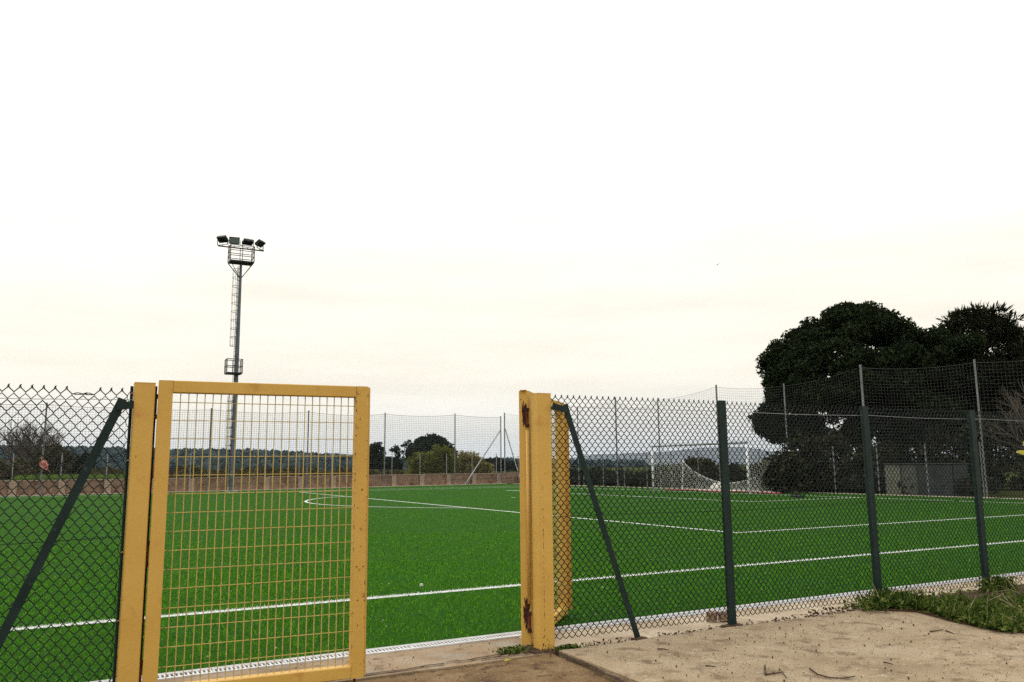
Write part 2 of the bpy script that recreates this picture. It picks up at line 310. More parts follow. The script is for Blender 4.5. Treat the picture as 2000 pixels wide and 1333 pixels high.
def pxang(px): return HEAD-math.atan((px-1000)/FPX/math.cos(PITCH))
ZF = {}
def ridge(name, m, prof, dist, base, rough, seed, na=420, nr=26, frac=0.25, **kw):
    pa = np.array([pxang(p) for p, _ in prof])[::-1]
    ph = np.array([(920.3-.00925*p-y)/FPX*math.cos(HEAD-pxang(p)) for p, y in prof])[::-1]
    def zf(A, rr, x, y):
        t = np.clip((rr-base)/(dist-base), 0, 1); h = np.interp(A, pa, ph)*dist+CAM_H
        s = t*t*(3-2*t); s = np.where(rr > dist, 1-.4*(rr-dist)/(dist*frac), s)
        return -2+(h+2)*s+rough*np.clip(t*3, 0, 1)*fbm(x/(rough*9), y/(rough*9), seed, 6)
    ZF[name] = zf
    return polar_sheet(name, m, pa[0], pa[-1], np.linspace(base, dist*(1+frac), nr), zf, na, **kw)
ridge('wooded_hill', 'hill', [(-1400, 884), (-700, 878), (-300, 877), (0, 880), (140, 883), (240, 885), (330, 887), (450, 887.5), (550, 890), (620, 894), (690, 899), (760, 903), (900, 905), (1012, 906), (1110, 909), (1190, 911), (1400, 911), (1700, 900), (2400, 895)], 1500, 600, 3.2, 11, na=1100, nr=46)
ridge('blue_mountain', 'mountain', [(300, 905), (545, 893), (600, 888), (660, 887), (720, 890), (800, 896), (900, 900), (1000, 896), (1060, 897), (1120, 895), (1160, 889), (1200, 887), (1240, 886), (1290, 884), (1350, 878), (1400, 874), (1440, 875), (1490, 882), (1560, 890), (1700, 894), (2300, 900)], 11000, 7500, 9, 21)

# tree crowns covering the hill, too many and too far to count
n = 9000; aa = rng.uniform(pxang(1250), pxang(-150), n); rr = 1490-880*rng.uniform(0, 1, n)**1.3; x, y = rr*np.cos(aa), rr*np.sin(aa); z = ZF['wooded_hill'](aa, rr, x, y)
k = 6; ang = np.arange(k)*2*math.pi/k; rad = rng.uniform(3, 7.5, n); hgt = rng.uniform(3.0, 6.5, n)*rng.choice([.8, 1, 1.35], n)
V = np.zeros((n, 2*k+1, 3)); jit = rng.uniform(.75, 1.25, (n, 2*k))
for i in range(k):
    for j, (q, u) in enumerate(((1.0, .0), (.72, .62))):
        r_ = rad*q*jit[:, j*k+i]; V[:, j*k+i] = np.stack([x+r_*math.cos(ang[i]), y+r_*math.sin(ang[i]), z-1.5+(hgt+1.5)*u*jit[:, (i*2+j) % (2*k)]], 1)
V[:, 2*k] = np.stack([x, y, z+hgt], 1)
F = np.array([(i, (i+1) % k, k+(i+1) % k, k+i) for i in range(k)]); T = np.array([(k+i, k+(i+1) % k, 2*k, k+i) for i in range(k)])
mb = MB(); off = (np.arange(n)*(2*k+1))[:, None, None]
mb.v = [V.reshape(-1, 3)]; mb.f = (F[None]+off).reshape(-1, 4).tolist()+(T[None]+off)[:, :, :3].reshape(-1, 3).tolist()
mb.build('woodland', 'wood_leaf', kind='stuff')
# ------------------------------------------------------------------ pitch and its lines
TY0, TY1, TX0, TX1 = 6.415, 58.75, -72.0, 31.75
mb = MB(); mb.sheet([(TX0, TY0), (TX1, TY0), (TX1, 59.6), (-8, 52.9), (TX0, 42.0)], 0.0); turf = mb.build('turf_pitch', 'turf', kind='structure')
LW = 0.11; GX = 28.82; GC = 33.2; PX = GX-16.5; NY = 8.84; FY = 51.9
lines = []   # (name, list of quads in plan)
def rect(x0, y0, x1, y1): return [(x0, y0), (x1, y0), (x1, y1), (x0, y1)]
h2 = LW/2
lines.append(('near_touchline', [rect(TX0+2, NY-h2, GX+h2, NY+h2)]))
lines.append(('far_touchline', [rect(TX0+2, FY-h2, GX+h2, FY+h2)]))
lines.append(('goal_line', [rect(GX-h2, NY+h2, GX+h2, FY-h2)]))
lines.append(('penalty_area_line', [rect(PX-h2, GC-20.16-h2, PX+h2, 49.4+h2), rect(PX+h2, GC-20.16-h2, GX-h2, GC-20.16+h2), rect(PX+h2, 49.4-h2, GX-h2, 49.4+h2)]))
GA = GX-5.5-.45
lines.append(('goal_area_line', [rect(GA-h2, GC-9.9-h2, GA+h2, GC+9.9+h2), rect(GA+h2, GC-9.9-h2, GX-h2, GC-9.9+h2), rect(GA+h2, GC+9.9-h2, GX-h2, GC+9.9+h2)]))
arc = []; cx = GX-11+.15
a0 = math.acos((cx-PX+h2)/9.15)
th = np.linspace(math.pi-a0, math.pi+a0, 41)
for i in range(40):
    arc.append([(cx+(9.15+s*h2)*math.cos(t), GC+(9.15+s*h2)*math.sin(t)) for t, s in ((th[i], -1), (th[i], 1), (th[i+1], 1), (th[i+1], -1))])
lines.append(('penalty_arc_line', arc))
lines.append(('penalty_spot', [[(cx+.11*math.cos(t), GC+.11*math.sin(t)) for t in np.linspace(0, 2*math.pi, 13)[:-1]]]))
# turf fibres, thinning out with distance; white where the lines are stitched in
def infield(dmin, dmax, dens, wide):
    out_ = []
    a_lo, a_hi = pxang(2080), pxang(-80); area = .5*(a_hi-a_lo)*(dmax**2-dmin**2); n = int(area*dens)
    rr = np.sqrt(rng.uniform(dmin**2, dmax**2, n)); aa = rng.uniform(a_lo, a_hi, n)
    x, y = rr*np.cos(aa), rr*np.sin(aa); k = (y > TY0+.005) & (y < 52.85+(x+8)*7.0/41.2) & (x < TX1)
    return x[k], y[k]
def blades(x, y, hgt, wid):
    n = len(x); a = rng.uniform(0, 6.28, n); h = hgt*rng.uniform(.55, 1.15, n); lean = rng.normal(0, .55, (n, 2))*h[:, None]
    p = np.stack([x, y, np.full(n, -.002)], 1); s = np.stack([np.cos(a), np.sin(a), np.zeros(n)], 1)*wid*.5
    tip = p+np.stack([lean[:, 0], lean[:, 1], h], 1)
    return np.stack([p-s, p+s, tip], 1)
def in_lines(x, y):
    k = np.full(len(x), -1)
    for i, (nm, qs) in enumerate(lines):
        for q in qs:
            q = np.array(q)
            x0, y0 = q.min(0); x1, y1 = q.max(0)
            if len(q) > 4 or nm == 'penalty_arc_line': continue
            k[(x > x0) & (x < x1) & (y > y0) & (y < y1)] = i
    rr = np.hypot(x-cx, y-GC); k[(np.abs(rr-9.15) < h2) & (x < PX-h2)] = 5
    return k
GB = []; WB = {}
for (d0, d1, den, hg, wd) in ((6, 7.6, 1700, .027, .0065), (7.6, 9.5, 1600, .026, .0075), (9.5, 12.5, 1350, .024, .0095), (12.5, 18, 620, .022, .013), (18, 27, 210, .02, .02), (27, 38, 75, .018, .03), (38, 66, 34, .018, .045)):
    x, y = infield(d0, d1, den, 1); k = in_lines(x, y)
    GB.append(blades(x[k < 0], y[k < 0], hg, wd))
    x2, y2 = infield(d0, d1, den*3, 1); k2 = in_lines(x2, y2)
    for i in range(len(lines)):
        if (k2 == i).any(): WB.setdefault(i, []).append(blades(x2[k2 == i], y2[k2 == i], hg, wd))
quads('turf_fibre', np.concatenate(GB), 'blade', turf, kind='stuff')
for i, (nm, qs) in enumerate(lines):
    mb = MB()
    for q in qs: mb.sheet(q, 0.004)
    o = mb.build(nm, 'line_sheet', kind='structure')
    if i in WB: quads('turf_fibre', np.concatenate(WB[i]), 'blade_white', o, kind='stuff')
# beige kerbs round the far edges
MB().prism([(-72, 41.95), (-8, 52.84), (31.7, 59.55), (31.7, 60.65), (-8, 53.9), (-72, 43.1)], -.06, .025).build('far_kerb', 'kerbstrip', kind='structure')
MB().box((32.0, 30, -.02), (.46, 58, .07)).build('goal_line_kerb', 'kerbstrip', kind='structure')

# ------------------------------------------------------------------ foreground concrete
def patchy(pts, nx, ny, z, amp, seed, name, m):
    """top surface with slight unevenness: quad patch between four corners"""
    p = [np.array(q, float) for q in pts]; mb = MB(); V = []
    for j in range(ny+1):
        for i in range(nx+1):
            u, v = i/nx, j/ny; q = p[0]*(1-u)*(1-v)+p[1]*u*(1-v)+p[2]*u*v+p[3]*(1-u)*v; V.append((q[0], q[1], z))
    V = np.array(V); V[:, 2] += amp*fbm(V[:, 0]*3, V[:, 1]*3, seed, 4)
    f = [(j*(nx+1)+i, j*(nx+1)+i+1, (j+1)*(nx+1)+i+1, (j+1)*(nx+1)+i) for j in range(ny) for i in range(nx)]
    mb.add(V, f)
    b = len(V); ring = [i for i in range(nx+1)]+[(j*(nx+1)+nx) for j in range(1, ny+1)]+[ny*(nx+1)+i for i in range(nx-1, -1, -1)]+[j*(nx+1) for j in range(ny-1, 0, -1)]
    W = V[ring].copy(); W[:, 2] = -.12
    k = len(ring); mb.add(np.concatenate([V[ring], W]), [((i+1) % k, i, i+k, (i+1) % k+k) for i in range(k)])
    return mb.build(name, m, kind='structure')
patchy([(-30, 5.62), (3.40, 5.60), (3.40, 6.245), (-30, 6.245)], 160, 6, 0.0, .004, 1, 'gateway_apron', 'apron')
patchy([(3.41, 5.60), (60, 5.66), (60, 6.245), (3.41, 6.245)], 160, 6, 0.0, .004, 2, 'fence_kerb', 'kerb_concrete')
patchy([(-30, -12), (3.00, -12), (3.36, 5.60), (-30, 5.60)], 90, 60, -.012, .010, 3, 'dirt_path', 'dirt')
patchy([(3.03, -12), (40, -12), (40, 5.54), (3.385, 5.545)], 110, 60, .022, .007, 4, 'concrete_slab', 'concrete')
# dark crumbs and cracks: thin recess strips filled with dirt
def crack(pts, wdt, z, name='crack'):
    p = np.array(pts, float); q = [p[0]]
    for a, b in zip(p[:-1], p[1:]):
        for t in np.linspace(0, 1, 9)[1:]: q.append(a*(1-t)+b*t+rng.normal(0, .010, 2))
    q = np.array(q); t = np.gradient(q, axis=0); t /= np.linalg.norm(t, axis=1)[:, None]; nr = np.stack([-t[:, 1], t[:, 0]], 1)
    ww = (wdt*rng.uniform(.35, 1.2, len(q)))[:, None]; V = np.concatenate([q+nr*ww, q-nr*ww]); k = len(q)
    zz = z+rng.uniform(0, .003, 2*k)
    return np.concatenate([V, zz[:, None]], 1), [(i, i+1, i+1+k, i+k) for i in range(k-1)]
mb = MB()
for pts, wd, z in (([(1.2, 5.70), (1.75, 5.64), (2.46, 5.69), (2.86, 5.70), (3.15, 5.80)], .012, .007),
                   ([(2.78, 5.665), (3.0, 5.64), (3.2, 5.655), (3.38, 5.61)], .012, .007),
                   ([(2.3, 5.68), (2.36, 5.61)], .005, .007)):
    mb.add(*crack(pts, wd, z))
mb.build('apron_crack', 'crack', kind='structure')
mb = MB()
for pts, wd, z in (([(3.39, 5.575), (4.2, 5.572), (5.2, 5.568), (6.3, 5.575)], .016, .004), ([(3.385, 5.56), (3.30, 4.7), (3.2, 3.2)], .022, .010)):
    mb.add(*crack(pts, wd, z))
mb.build('slab_joint', 'crack', kind='structure')

# ------------------------------------------------------------------ drain channel with grates
dr = thing('drain_channel', 'pale slotted metal drain channel along the edge of the turf', 'drain', (0, 6.32, 0))
MB().box((5, 0, -.055), (60, .16, .02)).build('channel_bed', 'drain_dark', dr)
mb = MB()
for s in (-1, 1): mb.box((5, s*.0755, -.015), (60, .015, .052))
mb.build('channel_edge', 'drain', dr)
gm = MB()
for s in (-1, 1): gm.box((0, s*.0545, .002), (.494, .025, .012))
for k in range(17): gm.box((-.24+.03*k, 0, .0), (.013, .084, .010))
g0 = gm.build('grate', 'drain', dr)
for k in range(1, 34):
    c = g0.copy(); COL.objects.link(c); c.parent = dr; c.location = (-1.75+.5*k, 0, rng.normal(0, .0008)); c.rotation_euler = (0, 0, rng.normal(0, .002))
g0.location = (-1.75, 0, 0)

# ------------------------------------------------------------------ chain-link fences
def tangle(x, z, seed): return .006*fbm(x*2.1, z*2.1, seed, 3), .010*fbm(x*1.3, z*1.3, seed+1, 3), .004*fbm(x*2.3, z*2.0, seed+2, 3)
def chainlink(x0, x1, ztop, zbot, p, hgt, r, seed, broken=()):
    mb = MB(); ncol = int((x1-x0)/(p/2)); rows = int((ztop-zbot)/hgt*2)
    for i in range(ncol):
        xs, zs, ys = [], [], []
        for k in range(rows+1):
            # columns alternate: even columns carry the upper knuckles
            left = (k+i) % 2 == 0
            xc = x0+(i+(0 if left else 1))*p/2
            z = ztop-k*hgt/2
            if k == 0:
                tip = ztop
                if any(abs(xc-b) < p*.6 for b in broken): tip = ztop-hgt*.42; xc += random.uniform(-.3, .3)*p
                z = tip
            for e in (-1, 1):
                if (k == 0 and e < 0) or (k == rows and e > 0): continue
                xs.append(xc+(.0035 if left else -.0035)*0+(-e*0)); zs.append(z-e*.004); ys.append((.004 if left else -.004)*e)
        xs, ys, zs = map(np.array, (xs, ys, zs)); dx, dy, dz = tangle(xs, zs, seed)
        mb.tube(np.stack([xs+dx, ys+dy, zs+dz], 1), r, 4, cap=False)
    # knuckles: the twisted wire ends along the top
    c0 = 0
    for i in range(ncol+1):
        if i % 2: continue
        xc = x0+i*p/2
        if any(abs(xc-b) < p*.6 for b in broken): continue
        dx, dy, dz = tangle(np.array([xc]), np.array([ztop]), seed); b = np.array([xc+dx[0], dy[0], ztop+dz[0]])
        mb.tube([b+(-.007, 0, -.014), b+(-.002, .002, .004), b+(.006, -.002, .012)], r*.95, 4)
        mb.tube([b+(.007, 0, -.014), b+(.002, -.002, .003), b+(-.003, .002, .009)], r*.95, 4)
    return mb
def tee(mb, x, y, z0, z1, wdt=.068, web=.06, t=.008):
    mb.box((x, y, (z0+z1)/2), (wdt, t, z1-z0)); mb.box((x, y+t/2+web/2, (z0+z1)/2), (t, web, z1-z0)); return mb
# right fence
fr = thing('chain_link_fence', 'dark green chain link fence on steel posts running right from the gate', 'fence', (0, 5.70, 0))
posts = [5.235, 7.175, 8.94, 10.8, 12.7]
for a, b in zip([3.43]+posts[:-1], posts):
    chainlink(a, b+.001, 1.975, .03, .058, .066, .0034, int(a*10), broken=()).build('wire_mesh', 'wire', fr, kind='stuff')
for i, x in enumerate(posts):
    m2 = tee(MB(), 0, 0, -.25, 1.985, .082); p_ = m2.build('post', 'green_steel', fr, loc=(x, -.055, 0)); p_.rotation_euler = (rng.normal(0, .004), rng.normal(0, .004), 0)
mb = MB(); xx = np.linspace(3.42, 12.7, 90)
mb.tube(np.stack([xx, -.012+0*xx, 1.895-.012*np.abs(np.sin((xx-3.3)*1.58))], 1), .0017, 4); mb.build('tension_wire', 'galv_wire', fr)
mb = MB(); mb.tube(np.stack([xx, .012+0*xx, 1.0+.01*np.sin(xx*2)], 1), .002, 4); mb.build('tension_wire', 'wire', fr)
mb = MB(); mb.tube([(3.435, 0, .03), (3.435, 0, 1.94)], .006, 6); mb.build('tension_bar', 'green_steel', fr)
def brace(parent, top, foot, arm_to, name='brace'):
    top, foot = np.array(top), np.array(foot); ax = top-foot; Ln = np.linalg.norm(ax); ax /= Ln
    yv = np.array([0, 1.0, 0]); xv = np.cross(yv, ax); xv /= np.linalg.norm(xv); yv = np.cross(ax, xv)
    M3 = np.stack([xv, yv, ax], 1); mb = MB(); c = (top+foot)/2
    mb.box(c, (.052, .006, Ln), M3=M3); mb.box(c+xv*.023+yv*.026, (.006, .046, Ln), M3=M3)
    b = mb.build(name, 'green_steel', parent)
    a = np.array(arm_to); q = top-ax*.05; ax2 = a-q; l2 = np.linalg.norm(ax2); ax2 /= l2
    mb = MB(); z2 = np.cross(ax2, np.array([0, 1.0, 0])); M4 = np.stack([ax2, np.array([0, 1.0, 0]), z2], 1)
    mb.box((q+a)/2+np.array([0, -.009, 0]), (l2+.03, .010, .046), M3=M4); mb.build('brace_arm', 'green_steel', b)
    return b
brace(fr, (3.53, -.07, 1.90), (4.22, -.05, -.03), (3.425, -.07, 1.885))
for z in (.35, 1.0, 1.6):
    MB().tube([(3.425+.018*math.cos(t), .018*math.sin(t), z) for t in np.linspace(0, 5.5, 9)], .002, 4).build('tie_wire', 'galv_wire', fr)
# left fence
fl = thing('chain_link_fence', 'wide meshed chain link fence left of the gate, some top loops bent', 'fence', (0, 5.615, 0))
chainlink(-2.69+.0137, .326, 1.902, .03, .0603, .0764, .0031, 77, broken=(.03, .09)).build('wire_mesh', 'wire', fl, kind='stuff')
mb = MB()
for (a, b) in ((.0, .062), (.124, .065)):
    mb.tube([(a, 0, 1.866), ((a+b)/2, .004, 1.877), (b, -.003, 1.870), (b+.02, .0, 1.878)], .0026, 4)
mb.build('bent_loop', 'wire', fl)
mb = MB(); mb.tube([(.331, 0, .0), (.331, 0, 1.927)], .010, 6); mb.build('tension_bar', 'green_steel', fl)
mb = MB()
for z in np.arange(.10, 1.86, .0764):
    mb.tube([(.325+.018*math.sin(t)*-1, .010*math.cos(t*2), z+.036*(t/1.57-1)) for t in np.linspace(0, 3.14, 7)], .0026, 4)
mb.build('edge_loop', 'wire', fl, kind='stuff')
mb = MB(); xx = np.linspace(-2.7, .335, 40); mb.tube(np.stack([xx, -.01+0*xx, 1.835+.006*np.sin(xx*5)], 1), .002, 4); mb.build('tension_wire', 'galv_wire', fl)
mb = MB(); mb.tube(np.stack([xx, -.01+0*xx, 1.0+.01*np.sin(xx*3)], 1), .002, 4); mb.build('tension_wire', 'wire', fl)
brace(fl, (.281, -.055, 1.842), (-.465, -.055, -.03), (.346, -.055, 1.808))
for z, m in ((1.865, 'copper'), (1.45, 'galv_wire'), (.90, 'copper'), (.50, 'copper')):
    MB().tube([(.337+.014*math.cos(t), -.01+.02*math.sin(t), z+.004*t) for t in np.linspace(0, 6.0, 10)], .003, 5).build('tie_wire', m, fl)

# ------------------------------------------------------------------ gate posts
def gate_post(label, x, y, wd, h):
    t = thing('gate_post', label, 'gate post', (x, y, 0), 0, 'yellow gate posts')
    MB().box((0, 0, h/2-.15), (wd, wd, h+.3), bev=.006).build('shaft', 'yellow', t)
    MB().box((0, 0, h+.0025), (wd+.002, wd+.002, .005)).build('cap', 'yellow_worn', t)
    return t
pl = gate_post('yellow steel gate post at the end of the left fence, beside the closed leaf', .402, 5.60, .118, 1.942)
pr = gate_post('yellow square steel gate post with rusty hinges at the start of the right fence', 3.353, 5.712, .124, 1.985)
# joints left as scuffed seam down the right post
# ------------------------------------------------------------------ gate leaves
def hinge(parent, x, y, z, m='rust'):
    h = MB(); h.tube([(x, y, z-.075), (x, y, z+.075)], .013, 8)
    o = h.build('hinge', m, parent)
    for s in (-1, 1):
        MB().tube([(x, y, z+s*.05), (x, y, z+s*.078)], .018, 8).build('hinge_collar', 'rust_dark', o)
    return o
def leaf(label, loc, rz, wd, h, z0, side, nv=23):
    """leaf in its own x-z plane, hinge stile at x=0"""
    t = thing('gate_leaf', label, 'gate', loc, rz, 'yellow gate leaves')
    st, rl, th_ = .085, .076, .08
    MB().box((st/2, 0, z0+(h-z0)/2), (st, th_, h-z0), bev=.004).build('hinge_stile', 'yellow', t)
    MB().box((wd-st/2, 0, z0+(h-z0)/2), (st, th_, h-z0), bev=.004).build('free_stile', 'yellow_worn', t)
    MB().box((wd/2, 0, h-rl/2), (wd-2*st-.002, th_-.002, rl), bev=.004).build('top_rail', 'yellow', t)
    MB().box((wd/2, 0, z0+rl/2), (wd-2*st-.002, th_-.002, rl), bev=.004).build('bottom_rail', 'yellow', t)
    x0, x1 = st, wd-st
    vb = MB().tube([(0, 0, z0+rl), (0, 0, h-rl)], .0032, 6).build('vertical_bar', 'yellow_bar', t)
    hb = MB().tube([(x0, 0, 0), (x1, 0, 0)], .0027, 6).build('horizontal_bar', 'yellow_bar', t)
    for k in range(nv):
        o = vb if k == 0 else vb.copy()
        if k: COL.objects.link(o); o.parent = t
        o.location = (x0+(x1-x0)*(k+.97)/(nv+.9), rng.normal(0, .001), 0)
    nh = 15; top = h-rl-.058
    for k in range(nh):
        o = hb if k == 0 else hb.copy()
        if k: COL.objects.link(o); o.parent = t
        o.location = (0, .005, top-k*(top-z0-rl-.03)/(nh-.35)); o.rotation_euler = (0, rng.normal(0, .0012), 0)
    return t
A0, A1 = np.array([.481, 5.577]), np.array([1.836, 5.475])
ll = leaf('yellow steel gate leaf with a grid of bars, standing closed beside the left fence', (A0[0], A0[1], 0), math.atan2(A1[1]-A0[1], A1[0]-A0[0]), 1.337, 1.965, .045, 1)
MB().box((1.337+.0125, .012, 1.005), (.023, .008, 1.915)).build('stop_flange', 'yellow_worn', ll)
mb = MB(); mb.tube([(1.285, -.0, -.02), (1.285, 0, .05)], .009, 8); mb.build('drop_bolt', 'rust', ll)
for z in (1.80, .9, .2): hinge(ll, -.016, -.002, z, 'rust_dark' if z > 1 else 'rust')
mb = MB(); mb.box((-.012, .016, 1.0), (.012, .008, 1.86)); mb.build('hinge_strip', 'rust_dark', ll)
mb = MB()
for i in range(34):
    z = rng.uniform(.12, 1.95); x = rng.choice([1.337-.004, 1.337-.083, 1.337-rng.uniform(.01, .07)], p=[.5, .3, .2]); a, b_ = rng.uniform(.0015, .0035), rng.uniform(.002, .013)
    mb.add([(x-a, -.0408, z-b_), (x+a*.6, -.0408, z-b_*.6), (x+a, -.0408, z+b_*.8), (x-a*.5, -.0408, z+b_)], [(0, 1, 2, 3)])
mb.build('rust_chip', 'rust', ll, kind='stuff')
mb = MB()
for i in range(60):
    z = rng.uniform(.03, 1.25); x = -.030+rng.normal(0, .0012); a, b_ = rng.uniform(.0008, .002), rng.uniform(.003, .012)
    mb.add([(x-a, -.0628, z-b_), (x+a*.6, -.0628, z-b_*.6), (x+a, -.0628, z+b_*.8), (x-a*.5, -.0628, z+b_)], [(0, 1, 2, 3)])
for i in range(26):
    z = abs(rng.normal(0, .05)); x = rng.uniform(-.055, .055); a, b_ = rng.uniform(.002, .006), rng.uniform(.003, .012)
    mb.add([(x-a, -.0628, z-b_), (x+a*.6, -.0628, z-b_*.6), (x+a, -.0628, z+b_*.8), (x-a*.5, -.0628, z+b_)], [(0, 1, 2, 3)])
mb.build('rust_speck', 'rust', pr, kind='stuff')
B0 = np.array([3.262, 5.835]); B1 = np.array([4.245, 6.855])
rl_ = leaf('yellow gate leaf swung open onto the pitch, almost edge on behind the right post', (B0[0], B0[1], 0), math.atan2(B1[1]-B0[1], B1[0]-B0[0]), 1.43, 2.02, .025, -1)
mb = MB(); mb.tube([(-.013, -.032, .34), (-.013, -.032, 1.70)], .0125, 8); mb.build('hinge_rod', 'yellow', rl_, smooth=True)
mb = MB(); mb.box((1.43+.004, -.010, 1.03), (.008, .135, 1.93)); mb.build('stop_flange', 'yellow', rl_)
for z in (1.80, .20): hinge(rl_, -.016, -.034, z)
# burnt patches round the hinges of the open leaf
def patch(parent, cx_, cz, hw, hh, y, m, name='rust_patch'):
    n = 26; a = np.linspace(0, 2*math.pi, n+1)[:-1]; r = 1+.16*rng.normal(0, 1, n)
    v = np.stack([cx_+hw*r*np.cos(a), np.full(n, y), cz+hh*r*np.sin(a)], 1)
    v2 = v.copy(); v2[:, 1] += .0015
    MB().add(np.concatenate([v, v2]), [tuple(range(n)), tuple(range(2*n-1, n-1, -1))]+[((i+1) % n, i, i+n, (i+1) % n+n) for i in range(n)]) if False else None
    mb = MB(); mb.add(np.concatenate([v, v2]), [tuple(range(n)), tuple(range(2*n-1, n-1, -1))]+[((i+1) % n, i, i+n, (i+1) % n+n) for i in range(n)])
    return mb.build(name, m, parent)

def patch2(parent, cy_, cz, hw, hh, m):
    n = 30; a = np.linspace(0, 2*math.pi, n+1)[:-1]; r = 1+.20*rng.normal(0, 1, n)
    v = np.stack([np.full(n, -.0012), cy_+hw*np.clip(r, .5, 1.4)*np.cos(a), cz+hh*r*np.sin(a)], 1); v2 = v.copy(); v2[:, 0] += .002
    mb = MB(); mb.add(np.concatenate([v2, v]), [tuple(range(n-1, -1, -1)), tuple(range(n, 2*n))]+[(i, (i+1) % n, (i+1) % n+n, i+n) for i in range(n)])
    return mb.build('rust_patch', m, parent)
patch2(rl_, -.004, 1.83, .019, .10, 'rust_dark'); patch2(rl_, -.006, .265, .022, .125, 'rust_dark')
MB().box((.0, .0, 2.0235), (.05, .05, .006)).build('end_cap', 'yellow_worn', rl_)
# ------------------------------------------------------------------ far wall, fence on it, net poles and net
W0, W1 = np.array([-8.0, 53.9]), np.array([33.2, 60.9])
def far_y(x): return 53.9+(x+8.0)*7.0/41.2
wdir = (W1-W0)/np.linalg.norm(W1-W0); wn = np.array([-wdir[1], wdir[0]]); wang = math.atan2(wdir[1], wdir[0]); Lw = np.linalg.norm(W1-W0)
wl = thing('retaining_wall', 'low brown block wall with pale pilasters along the far side of the pitch', 'wall', (W0[0], W0[1], 0), wang)
ext = 10
lo = MB().box((0, 0, .20), (2.01, .2, .42), bev=.012).build('panel', 'wall', wl)
hi = MB().box((0, 0, .622), (2.01, .2, .39), bev=.012).build('panel', 'wall', wl)
pi_ = MB().box((0, -.05, .42), (.39, .30, .87), bev=.012).build('pilaster', 'pilaster', wl)
cp = MB().box((0, -.01, .845), (2.07, .23, .045), bev=.008).build('coping', 'pilaster', wl)
nb = int(Lw/2.46)+1
for k in range(-ext, nb):
    for src, dx in ((lo, 1.235), (hi, 1.235), (pi_, 0), (cp, 1.235)):
        if k == -ext: o = src
        else: o = src.copy(); COL.objects.link(o); o.parent = wl
        o.location = (.55+k*2.46+dx, rng.normal(0, .004), rng.normal(0, .006))
fw = thing('wire_fence', 'thin wire fence with pale posts standing on top of the brown block wall', 'fence', (W0[0], W0[1], 0), wang)
fp = MB().tube([(0, .08, .80), (0, .08, 2.45)], .028, 6).build('post', 'galv', fw)
for k in range(-ext, nb):
    o = fp if k == -ext else fp.copy()
    if k > -ext: COL.objects.link(o); o.parent = fw
    o.location = (.55+k*2.46-.05, 0, 0)
mb = MB()
for z in (1.15, 1.75, 2.40): mb.tube([(-24, .08, z), (Lw, .08, z)], .004, 3)
mb.build('strand', 'net', fw, kind='stuff')
def net_pole(x, y, h, label, r=.048, strut=None):
    t = thing('net_pole', label, 'pole', (x, y, 0), 0, 'tall net poles round the pitch')
    MB().tube([(0, 0, -.3), (0, 0, h)], r, 8).build('shaft', 'pole_grey', t, smooth=False)
    MB().tube([(0, 0, h), (0, 0, h+.03)], r*1.2, 8).build('cap', 'pole_grey', t)
    if strut is not None:
        MB().tube([(0, 0, h*.80), (strut[0], strut[1], 0)], .045, 8).build('strut', 'galv', t)
    return t
NYL = 0.0
farp = [(-13.4, 5.3), (-7.2, 5.3), (-1.22, 5.28), (3.5, 5.3), (8.1, 5.3), (14.75, 5.38), (20.75, 5.42), (26.95, 5.55), (31.45, 5.5)]
labs = ['grey net pole standing well left of the pink cloth pole, at the far side', 'grey net pole just outside the picture left of the pink cloth pole', 'grey net pole with a faded pink cloth tied to it, in front of the wall', 'grey net pole behind the left gate post at the far side',
        'grey net pole close left of the floodlight tower', 'grey net pole right of the floodlight tower, seen through the gate bars', 'grey net pole in front of the small round dark tree by the gate leaf', 'grey net pole at the right edge of the big dark round tree', 'grey net pole with a long slanting strut at the far corner']
for (x, h), lb in zip(farp, labs):
    net_pole(x, far_y(x)-.45, h, lb, strut=(-3.6, -.7) if x > 30 else None)
# corner pole, set back a little, then the poles behind the goal
GNX = 32.25
ggy = [61.0, 54.6, 49.7, 45.0, 40.5, 35.2, 30.2, 25.5, 20.05, 15.0, 10.0]
glab = ['grey corner net pole with a short dark strut, right of the slanting strut', 'grey net pole behind the goal line, hidden by the open gate leaf', 'grey net pole behind the right gate post and brace', 'grey net pole seen through the mesh between the brace and the goal',
        'thin grey net pole behind the left goal post', 'grey net pole rising above the tall green fence post nearest the gate', 'grey net pole against the left part of the dark pine crown', 'pale grey net pole rising above the second green fence post before the pine', 'grey net pole above the third green fence post, by the bare twigs', 'grey net pole beyond the right edge of the picture near the hedge', 'grey net pole near the corner flag end of the hedge']
ghs = [5.85, 5.5, 5.6, 5.9, 5.5, 5.85, 5.45, 5.9, 5.5, 5.4, 5.4]
for y, h, lb in zip(ggy, ghs, glab):
    net_pole(GNX, y, h, lb, r=.05 if h > 5.8 else .036, strut=(.9, -1.2) if y > 59 else None)
